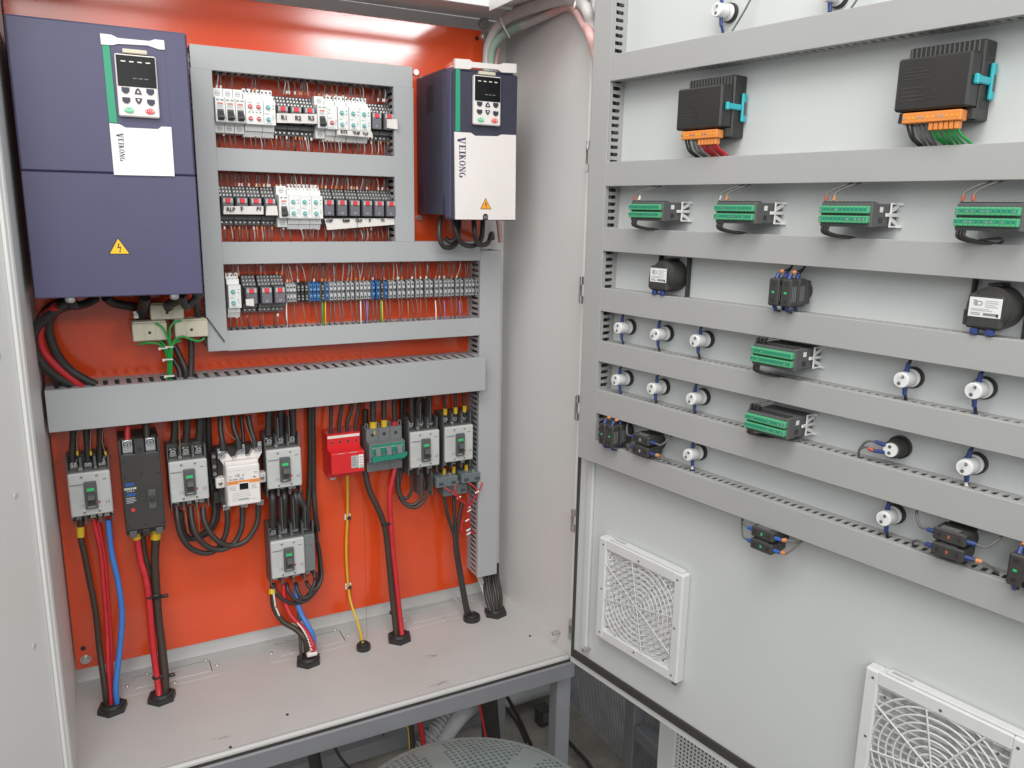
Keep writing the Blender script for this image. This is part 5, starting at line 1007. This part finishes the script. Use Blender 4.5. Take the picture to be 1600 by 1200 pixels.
# lamp holders
def lamp_holder(label, u, z, tilt=0.0, up=True, white=False):
    r = thing('lamp_holder', label, 'lamp holder', dw(u, 0, z), DROT, 'white lamp holders on the door')
    b = MB(); b.cyl((0, 0, 0), (0, -.0060, 0), .0152, 'black', .0146, n=24); b.build('locking_ring', r)
    b = MB(); b.cyl((0, -.0072, 0), (0, -.0100, 0), .0128, 'white', n=22); b.cyl((0, -.0100, 0), (0, -.0350, 0), .0108, 'white', .0106, n=22); b.cyl((0, -.0350, 0), (0, -.0360, 0), .0106, 'white', .0097, n=22); body = b.build('lamp_body', r)
    for s in (1, -1):
        x, zz = .0006*s+math.sin(tilt)*.0048*s, s*.0050*math.cos(tilt); b = MB(); b.cyl((x, -.0359, zz), (x, -.0363, zz), .0029, 'print_pale', n=12); b.cyl((x, -.0363, zz), (x, -.0365, zz), .0021, 'base_grey', n=8); b.build('screw_hole', body)
    b = MB(); lines(b, -.004, .004, .0015, .007, 3, -.0392, 'white_dim'); b.build('moulded_text', body, kind='stuff')
    b = MB(); b.cyl((0, -.016, 0), (0, -.017, 0), .01125, 'print_pale', n=22); b.build('seam', body)
    for s in (1, -1):
        x = random.uniform(-.002, .002); y = -.023
        if white and s < 0: ferrule(r, (x, y, -.010), (x+.001, y, -.022), .0034); b = MB(); b.cyl((x+.001, y, -.022), (x+.002, y, -.027), .0030, 'tag_white', n=8); b.build('wire_marker', r)
        else: ferrule(r, (x, y, s*.0100), (x+.0015, y-.001, s*.0225), .0034)
        for k in (0, 1): lead(r, [(x+.0015+.0018*k, y-.001, s*.0220), (x+.002+.0022*k, y+.002, s*.030), (x+.004+.003*k, y+.006, s*.046)], .0014, random.choice(('cable_black', 'ferrule_blue', 'dark')))
    return r
LH = [(.180, .7412, 'white lamp holder nearest the hinge in the upper lamp row', 0), (.2728, .7412, 'second white lamp holder from the hinge in the upper lamp row', .9), (.3633, .7428, 'third white lamp holder from the hinge, left of the upper lone controller', .3), (.7197, .7392, 'white lamp holder right of the upper lone controller', .3), (.8118, .7418, 'white lamp holder of the upper row nearest the photo edge', .2),
      (.180, .6413, 'white lamp holder nearest the hinge in the second lamp row', .1), (.2716, .6420, 'second white lamp holder from the hinge in the second lamp row', .2), (.3637, .6412, 'third white lamp holder from the hinge, left of the lower lone controller', .3), (.8146, .6410, 'white lamp holder right of the small black based one', .2),
      (.3653, .5408, 'white lamp holder right of two black switch blocks in the lowest row', .4), (.7192, .5392, 'white lamp holder left of the black switch block with an orange wire tag', .3), (.3627, 1.2655, 'white lamp holder above the topmost door duct', .0), (D(1312, -4, 0).x, D(1312, -4, 0).z, 'lamp holder cut off by the top edge of the photo', .0)]
for i, (u, z, l, t) in enumerate(LH): lamp_holder(l, u, z, t, white=i in (8, 9))
# grey wires beside the top lamps
for a, l in (((.363, 1.252), 'left'), ((.552, 1.242), 'right')):
    wire([(a[0]+.055, -.012, a[1]+.06), (a[0]+.05, -.02, a[1]+.02), (a[0]+.022, -.03, a[1]-.03)], .0015, 'cable_grey', 'grey wire curving behind the %s lamp holder above the topmost door duct' % l, 'grey wires above the topmost door duct', frame=True, n=6)
r = thing('buzzer', 'black threaded socket with a small white end and two side wires', 'sounder', dw(.7143, 0, .6380), DROT)
b = MB(); b.cyl((0, 0, 0), (0, -.006, 0), .0165, 'black', n=24); b.build('locking_ring', r)
b = MB(); b.cyl((0, -.0062, 0), (0, -.014, 0), .0140, 'dark', n=22); b.cyl((0, -.014, 0), (0, -.026, 0), .0120, 'dark', n=22); b.cyl((0, -.016, 0), (0, -.018, 0), .0128, 'dark', n=22); b.cyl((0, -.021, 0), (0, -.023, 0), .0128, 'dark', n=22); b.build('threaded_body', r)
b = MB(); b.cyl((0, -.0262, 0), (0, -.030, 0), .0098, 'white', n=16); e = b.build('end_face', r)
for s in (1, -1):
    b = MB(); b.cyl((-.001, -.0299, s*.0045), (-.001, -.0304, s*.0045), .0025, 'base_grey', n=10); b.build('screw_hole', e)
    ferrule(r, (-.007, -.028, s*.005), (-.022, -.030, s*.007), .0032)
    lead(r, [(-.021, -.030, s*.007), (-.034, -.031, s*.004), (-.045, -.028, -.012), (-.048, -.020, -.028), (-.048, -.016, -.036)], .0017, 'cable_grey', 'tag_red' if s < 0 else None)
# round sounders
def sounder(label, u, z):
    r = thing('sounder', label, 'sounder', dw(u, 0, z), DROT, 'round black sounders')
    b = MB(); b.cyl((0, 0, 0), (0, -.034, 0), .0275, 'dark', n=32); b.cyl((0, -.034, 0), (0, -.0445, 0), .0260, 'dark', .0225, n=32); b.build('housing', r)
    b = MB(); b.box(-.0225, .0195, -.0455, -.030, -.0245, .0180, 'dark', .003); b.box(-.0265, -.0228, -.043, -.02, -.022, -.002, 'dark', .002); b.build('terminal_cover', r)
    b = MB(); b.box(-.0195, .0180, -.0460, -.0454, -.0100, .0140, 'white', .0003); lb = b.build('rating_label', r)
    text('CE', .0082, 'print_grey', lb, (-.0085, -.0461, .0072), rot='over', bold=.0001)
    b = MB(); b.box(-.0145, -.0115, -.0462, -.0459, .0050, .0085, 'print_pale'); b.box(-.015, -.011, -.0462, -.0459, .0098, .0108, 'print_grey'); b.box(-.002, .015, -.0462, -.0459, -.0078, -.0045, 'print_grey'); b.box(.013, .0155, -.0463, -.0459, -.0085, -.005, 'ink')
    lines(b, -.001, .016, .002, .0115, 4, -.046, 'print_pale', .4); lines(b, -.0165, .015, -.0028, .0010, 2, -.046, 'print_pale', .45); lines(b, -.0165, -.004, -.008, -.004, 2, -.046, 'print_grey', .4); b.build('printed_text', lb, kind='stuff')
    for s, z0 in ((-1, .012), (1, -.036)):
        b = MB(); b.box(s*.0325-.0022, s*.0325+.0022, -.010, -.001, -.036 if s > 0 else .004, .036, 'black', .0008); b.box(min(s*.024, s*.0302), max(s*.024, s*.0302), -.008, -.001, .008, .014, 'black'); b.build('clamp_bar', r)
    b = MB(); b.box(-.008, .008, -.030, -.001, .0277, .0305, 'dark', .001); b.build('lug', r)
    for x in (-.012, .006):
        b = MB(); b.box(x-.004, x+.005, -.044, -.036, -.0325, -.0248, 'ferrule_blue', .001); b.build('ferrule', r)
        lead(r, [(x, -.040, -.030), (x+.003, -.036, -.0335), (x+.008, -.026, -.0365), (x+.010, -.018, -.050)], .0015, 'cable_black')
    return r
sounder('round black sounder near the hinge side of the door, half turned away', .2840, .8460); sounder('larger looking round black sounder by the right edge of the photo', .8165, .8465)
# switch contact blocks
def contacts(label, u, z, flat=False, dot='on_green', below=False, n=2):
    r = thing('contact_block', label, 'contact block', dw(u, 0, z), DROT, 'black switch contact blocks')
    def B(mb, x0, x1, y0, y1, z0, z1, mt, ch=0):
        if flat: mb.box(z0, z1, y0, y1, min(x0, x1), max(x0, x1), mt, ch)
        else: mb.box(x0, x1, y0, y1, z0, z1, mt, ch)
    def V(x, y, zz): return (zz, y, x) if flat else (x, y, zz)
    b = MB(); b.cyl((0, 0, 0), (0, -.0085, 0), .0165, 'black', n=22); b.build('locking_ring', r)
    b = MB(); B(b, -.0190, .0190, -.020, -.0087, -.0175, .0175, 'dark', .0015); b.build('mounting_plate', r)
    for i in range(n):
        x = (-.0105, .0105)[i] if n == 2 else (-.0125, 0, .0125)[i]
        for k in range(2 if not flat else 1):
            y0 = -.0205-.021*k; hw = .0088 if n == 2 else .0056
            y1 = y0-(.0200 if not flat else .032)
            b = MB(); B(b, x-hw, x+hw, y1, y0, -.0205, .0205, 'dark', .0022); m = b.build('contact_module', r)
            b = MB(); B(b, x-.0022, x+.0022, y1-.0005, y1+.0006, -.0014, .0014, dot if k or flat else 'print_pale'); b.build('indicator', m)
            for s in (1, -1):
                b = MB(); B(b, x-.0028, x+.0028, y1-.0004, y1+.0006, s*.0125-.0022, s*.0125+.0022, 'black'); b.build('screw_pocket', m)
            b = MB()
            for j in range(3): B(b, *((x+hw-.0001, x+hw+.0003)), y1+.004+.004*j, y1+.0052+.004*j, -.013, .010, 'print_grey')
            b.build('side_print', m, kind='stuff')
            for s in (1, -1):
                p0, p1 = V(x-.001, y1+.007, s*.0195), (V(x-.001, y1+.008, s*.0310) if flat else V(x-.001, y1+.012, s*.0280)); ferrule(r, p0, p1, .0036, 'ferrule_bright' if below else 'ferrule_blue')
                if flat:
                    if below: e = [p1, (s*.042, y1+.010, x+.002), (s*.054, -.030, .010), (s*.056, -.022, .024), (s*.054, -.016, .036)]
                    else: e = [p1, (s*.042, y1+.010, x-.001), (s*.052, -.034, -.020 if i == 0 else .022), (s*.054, -.024, -.030 if i == 0 else .034), (s*.054, -.016, -.042 if i == 0 else .046)]
                    lead(r, e, .0018, 'cable_grey', ('tag_orange' if s > 0 and (i == 0 or below) else None))
                else: lead(r, [p1, (p1[0]+.001, max(p1[1]+.004, -.038), p1[2]+s*.003), (p1[0]+.003, -.024, p1[2]+s*.007), (p1[0]+.004, -.016, p1[2]+s*.020)], .0016, 'cable_black', 'tag_orange' if s > 0 and k else None)
    return r
contacts('upright black switch block with a green dot, between the two sounders', .5370, .8420, n=2); contacts('upright black switch block tucked into the hinge end of the lowest row', .1870, .5380)
contacts('flat black switch block beside the upright one in the lowest row', .2680, .5370, True, 'print_pale'); contacts('flat black switch block with an orange wire tag near the right edge', .8150, .5390, True, 'tag_red')
contacts('flat black switch block hanging just below the lowest door duct', .5385, .4465, True, 'on_green', True); contacts('black switch block cut off by the right edge of the photo', .9090, .5380, n=2)
# fan filters
def fan_filter(label, u0, z0, size, silver):
    r = thing('fan_filter', label, 'fan filter', dw(u0, 0, z0), DROT, 'square fan filters in the door'); s = size; m = s*.098; d = .022; ft = 'filter_white'
    b = MB(); b.box(0, m, -d, 0, 0, s, ft, .003); b.box(s-m, s, -d, 0, 0, s, ft, .003); b.box(m-.002, s-m+.002, -d+.0004, 0, 0, m, ft, .002); b.box(m-.002, s-m+.002, -d+.0004, 0, s-m, s, ft, .002); b.build('frame', r)
    c = s/2; R = c-m; w = .0016
    w = .0012 if silver else .0016
    for i in range(9):
        rr = .012+i*(R*1.13-.012)/8
        b = MB()
        if rr <= R: b.torus((c, -d+.003, c), rr, w, ft, n=36)
        else:
            a = math.acos(R/rr)
            for q in range(4):
                e = MB(); e.torus((c, -d+.003, c), rr, w, ft, n=10, a0=q*math.pi/2+a, a1=(q+1)*math.pi/2-a); e.build('guard_arc', r)
        if b.v: b.build('guard_ring', r)
    for k in range(4):
        a = rad(12+45*k); L = R/max(abs(math.cos(a)), abs(math.sin(a)))*1.0; b = MB(); b.tube([(c-L*math.cos(a), -d+.0015, c-L*math.sin(a)), (c+L*math.cos(a), -d+.0015, c+L*math.sin(a))], w, ft, n=5); b.build('guard_spoke', r)
    if silver:
        n = 16
        for i in range(n):
            z = m+(s-2*m)*(i+.5)/n; h = (s-2*m)/n
            mb = MB(); vs = []; N = 44
            for j in range(N+1):
                x = m+(s-2*m)*j/N; o = .0050*math.sin(j*1.55+i*1.1)
                vs += [(x, -.0120+o, z-h*.47), (x, -.007-o, z+h*.47)]
            mb.add(vs, [(2*j, 2*j+2, 2*j+3, 2*j+1) for j in range(N)], 'fan_silver', True); mb.build('louvre', r)
        b = MB(); b.box(m, s-m, -.0012, -.0006, m, s-m, 'mid_grey'); b.build('backing', r)
    else:
        b = MB(); N = 40
        vs = []; fs = []
        for i in range(N+1):
            x = m+(s-2*m)*i/N
            for zz in (m, s-m): vs.append((x, -.008+.0018*math.sin(i*1.9)+.001*math.sin(i*.7), zz))
        b.add(vs, [(2*i, 2*i+2, 2*i+3, 2*i+1) for i in range(N)], 'filter_cloth', True); b.build('filter_mat', r)
        for i in range(15):
            b = MB(); z = m+(s-2*m)*(i+.5)/15; b.box(m, s-m, -.0125, -.0105, z-.0012, z+.0012, 'fan_silver'); b.build('louvre', r)
    for x, z in ((.06, .06), (.94, .06), (.06, .94), (.94, .94), (.06, .5), (.94, .5), (.5, .06), (.5, .94), (.155, .155), (.845, .155), (.155, .845), (.845, .845)):
        b = MB(); b.cyl((x*s, -d+.0002, z*s), (x*s, -d-.0004, z*s), .0022, 'base_grey', n=8); b.build('hole', r)
    b = MB(); b.box(.03, s-.008, -d+.004, -.003, s, s+.0035, ft, .001); t = b.build('top_clip', r)
    b = MB(); lines(b, .035, .07, .0, 1, 1, 0, 'print_grey') if 0 else None; b.box(.036, .066, -.015, -.008, s+.0034, s+.0038, 'print_pale'); b.build('sticker', t)
    b = MB(); b.box(s-.012, s-.002, -d+.001, -d+.006, -.0035, -.0003, 'base_grey'); b.build('foot_clip', r)
fan_filter('square fan filter with silver louvres, lower left of the door', .1420, .0850, .2220, True); fan_filter('square fan filter with grey filter cloth, cut off at the lower right', .7135, .0800, .2220, False)
# ================================================================== around the foot of the stand
def perforated(b, W_, H_, p, rh, mt, fn, th=.001):
    nx, nz = int(W_/p), int(H_/p)
    for i in range(nx):
        for j in range(nz):
            cx, cz = (i+.5)*p, (j+.5)*p; o = []; 
            q = [(cx-p/2, cz-p/2), (cx+p/2, cz-p/2), (cx+p/2, cz+p/2), (cx-p/2, cz+p/2)]; h = [(cx+rh*math.cos(a), cz+rh*math.sin(a)) for a in (rad(-135), rad(-45), rad(45), rad(135))]
            b.add([fn(*v) for v in q+h], [(k, (k+1) % 4, 4+(k+1) % 4, 4+k) for k in range(4)], mt)
CX, CY_, SR, SZ = .5493, -.7786, .213, .05
stool = thing('perforated_stool', 'round grey green perforated stool standing in front of the cabinet', 'stool', (CX, CY_, -.585)); H0 = SZ+.585
def dz_(x, y): return H0-.030*((x*x+y*y)/SR**2)**1.5
b = MB(); p = .0098; n = int(SR/p)+1
for i in range(-n, n+1):
    for j in range(-n, n+1):
        cx, cy = i*p, j*p; rr = math.hypot(cx, cy)
        if rr > SR-.006: continue
        a = math.degrees(math.atan2(cy, cx)) % 60; solid = abs(a-30) < 7 and rr > .05 or rr > SR-.017 or rr < .03
        q = [(cx-p/2, cy-p/2), (cx+p/2, cy-p/2), (cx+p/2, cy+p/2), (cx-p/2, cy+p/2)]
        if solid: b.add([(x, y, dz_(x, y)) for x, y in q], [(0, 1, 2, 3)], 'stool_green', True)
        else:
            h = [(cx+.0036*math.cos(t), cy+.0036*math.sin(t)) for t in (rad(-135), rad(-90), rad(-45), rad(0), rad(45), rad(90), rad(135), rad(180))]
            vs = [(x, y, dz_(x, y)) for x, y in q]+[(x, y, dz_(x, y)) for x, y in h]+[(x, y, dz_(x, y)-.006) for x, y in h]
            b.add(vs, [(0, 1, 6, 5, 4), (1, 2, 8, 7, 6), (2, 3, 10, 9, 8), (3, 0, 4, 11, 10)]+[(4+k, 4+(k+1) % 8, 12+(k+1) % 8, 12+k) for k in range(8)], 'stool_green', False)
b.build('seat', stool)
b = MB(); vs = []; N = 64; prof = [(SR-.016, .0005), (SR-.006, -.002), (SR+.001, -.008), (SR+.003, -.018), (SR, -.034)]
for i in range(N):
    t = 2*math.pi*i/N
    for rr, o in prof: vs.append((rr*math.cos(t), rr*math.sin(t), dz_(min(rr, SR-.016), 0)+o))
k = len(prof); b.add(vs, [(i*k+j, i*k+j+1, ((i+1) % N)*k+j+1, ((i+1) % N)*k+j) for i in range(N) for j in range(k-1)], 'stool_green', True); b.build('rim', stool)
b = MB(); b.cyl((0, 0, H0-.050), (0, 0, H0-.046), SR-.012, 'dark', n=40); b.build('seat_shade_disc', stool)  # dark disc added under the seat so its holes look shaded
for q in range(4):
    a = rad(45+90*q); b = MB(); b.tube([(.13*math.cos(a), .13*math.sin(a), H0-.03), (.20*math.cos(a), .20*math.sin(a), 0)], .011, 'stool_green', n=8); b.build('leg', stool)
# perforated screens and a steel post behind the door
r = thing('mesh_partition', 'dark grey perforated sheet standing behind the door', 'panel', (1.335, 0, -.585))
b = MB(); perforated(b, .84, .62, .0075, .0030, 'plastic_dark', lambda u, v: (0, .235-u, v)); b.build('sheet', r)
b = MB(); b.box(.004, .008, -.6, .235, 0, .62, 'dark'); b.build('backing', r)
r = thing('steel_post', 'grey steel post with a crossbar seen below the open door', 'post', (1.262, -.26, -.585))
b = MB(); b.box(-.02, .02, -.02, .02, 0, .60, 'stand_grey', .003); b.build('post', r)
for z in (.06, .20):
    b = MB(); b.box(-.018, .018, -.50, -.0205, z, z+.04, 'stand_grey', .003); b.build('crossbar', r)
A = D(1030, 1130, -.15)
r = thing('perforated_screen', 'white perforated metal screen behind the foot of the open door', 'screen', DM @ Vector((A.x, .15, -.585)), DROT)
b = MB(); perforated(b, .60, .50, .0098, .0034, 'filter_white', lambda u, v: (.05+u, 0, v)); b.box(0, .05, -.001, .02, 0, .5, 'filter_white', .003); b.build('sheet', r)
b = MB(); b.box(.05, .65, .012, .016, 0, .5, 'base_grey'); b.build('backing', r)
# conduit, pipe and loose cables under the cabinet
def ground_cable(label, pts, r_, mt, group=None, cat='cable', name='cable'):
    b = MB(); b.tube([P(*q) for q in pts], r_, mt, n=8, sub=6); return one(b, name, label, cat, group=group)
pp = P(812, 1086, .215)
b = MB(); b.cyl((.2, .215, pp.z), (2.6, .215, pp.z), .026, 'pipe', n=20); one(b, 'pipe', 'pale grey pipe running along the wall near the floor', 'pipe')
r = thing('corrugated_conduit', 'pale corrugated conduit bending under the cabinet', 'conduit')
q = [P(760, 1082, .02), P(735, 1096, .0), P(705, 1120, -.02), P(675, 1150, -.04), P(650, 1185, -.05)]
def rib(t): return .021+.0025*math.sin(t*2*math.pi*34)
b = MB(); b.tube(q, .0185, 'duct', n=14, sub=6); b.build('sleeve', r)
for i in range(24):
    t = i/24*4; k = int(t); f = t-k; c = q[k].lerp(q[k+1], f); d = (q[k+1]-q[k]).normalized(); b = MB(); b.cyl(c-d*.0026, c+d*.0026, .0250, 'pipe', n=14, caps=True); b.build('ring', r)
ground_cable('smooth pale conduit beside the corrugated one', [(765, 1095, -.02), (740, 1103, -.03), (715, 1125, -.05), (690, 1160, -.06)], .021, 'pipe', name='conduit', cat='conduit')
for i in range(6): ground_cable(nth[i]+' black cable from the left in the bundle hanging below the stand rail', [(752+i*4.5, 1060, -.10), (753+i*4, 1090, -.10), (756+i*4, 1130, -.09), (758+i*5, 1200, -.08)], .0072, 'cable_black', 'bundle hanging below the stand rail')
ground_cable('thin red cable beside the bundle below the stand rail', [(744, 1070, -.11), (748, 1095, -.11), (756, 1135, -.11), (765, 1180, -.11)], .0035, 'cable_red')
ground_cable('red cable hanging below the stand rail at its middle', [(649, 1080, -.10), (652, 1112, -.10), (660, 1150, -.10), (665, 1200, -.10)], .0072, 'cable_red')
ground_cable('black cable hanging beside the red one below the stand rail', [(640, 1080, -.10), (641, 1115, -.10), (644, 1160, -.10), (646, 1200, -.1)], .0078, 'cable_black')
ground_cable('thin yellow wire below the stand rail', [(626, 1110, -.10), (630, 1122, -.10), (638, 1140, -.1), (640, 1170, -.1)], .002, 'cable_yellow')
ground_cable('thin dark string hanging below the stand rail', [(608, 1118, -.13), (602, 1132, -.13), (599, 1142, -.13), (599, 1150, -.13)], .0016, 'cable_black')
ground_cable('thick black cable group at the left below the stand rail', [(488, 1140, -.10), (489, 1170, -.10), (494, 1200, -.10), (500, 1240, -.1)], .0145, 'cable_black')
ground_cable('thin black cable slanting away at the left below the stand rail', [(512, 1140, -.15), (522, 1165, -.14), (535, 1188, -.13), (560, 1215, -.12)], .0034, 'cable_black')
ground_cable('left one of two black cables slanting to the floor at the right', [(766, 1075, .02), (785, 1100, .03), (808, 1130, .04), (822, 1160, .04)], .0050, 'cable_black'); ground_cable('right one of two black cables slanting to the floor', [(780, 1070, .05), (793, 1090, .05), (812, 1125, .05), (830, 1165, .05)], .0055, 'cable_black')
ground_cable('black cable on the floor at the foot of the door', [(880, 1150, .02), (900, 1172, -.06), (920, 1195, -.14), (940, 1230, -.2)], .006, 'cable_black')
r = thing('junction_box', 'small dark junction box beside the right leg of the stand', 'box', Fz(848, 1130, -.585)); b = MB(); b.box(-.02, .02, -.02, .02, 0, .06, 'dark', .004); b.build('housing', r); b = MB(); b.box(-.012, .012, -.022, -.0201, .015, .05, 'base_grey', .001); b.build('cover', r)

# alike small things next to one another: tell them apart by their order
from collections import defaultdict
same = defaultdict(list)
for o in bpy.data.objects:
    if o.parent is None and o.get('category') and o.get('label'): same[o['label']].append(o)
bpy.context.view_layer.update()
for l, os_ in same.items():
    if len(os_) > 1:
        os_.sort(key=lambda o: sum((o.matrix_world @ Vector(c)).x for c in o.bound_box))
        for i, o in enumerate(os_): o['label'] = '%s, %s from left' % (l, nth[i])
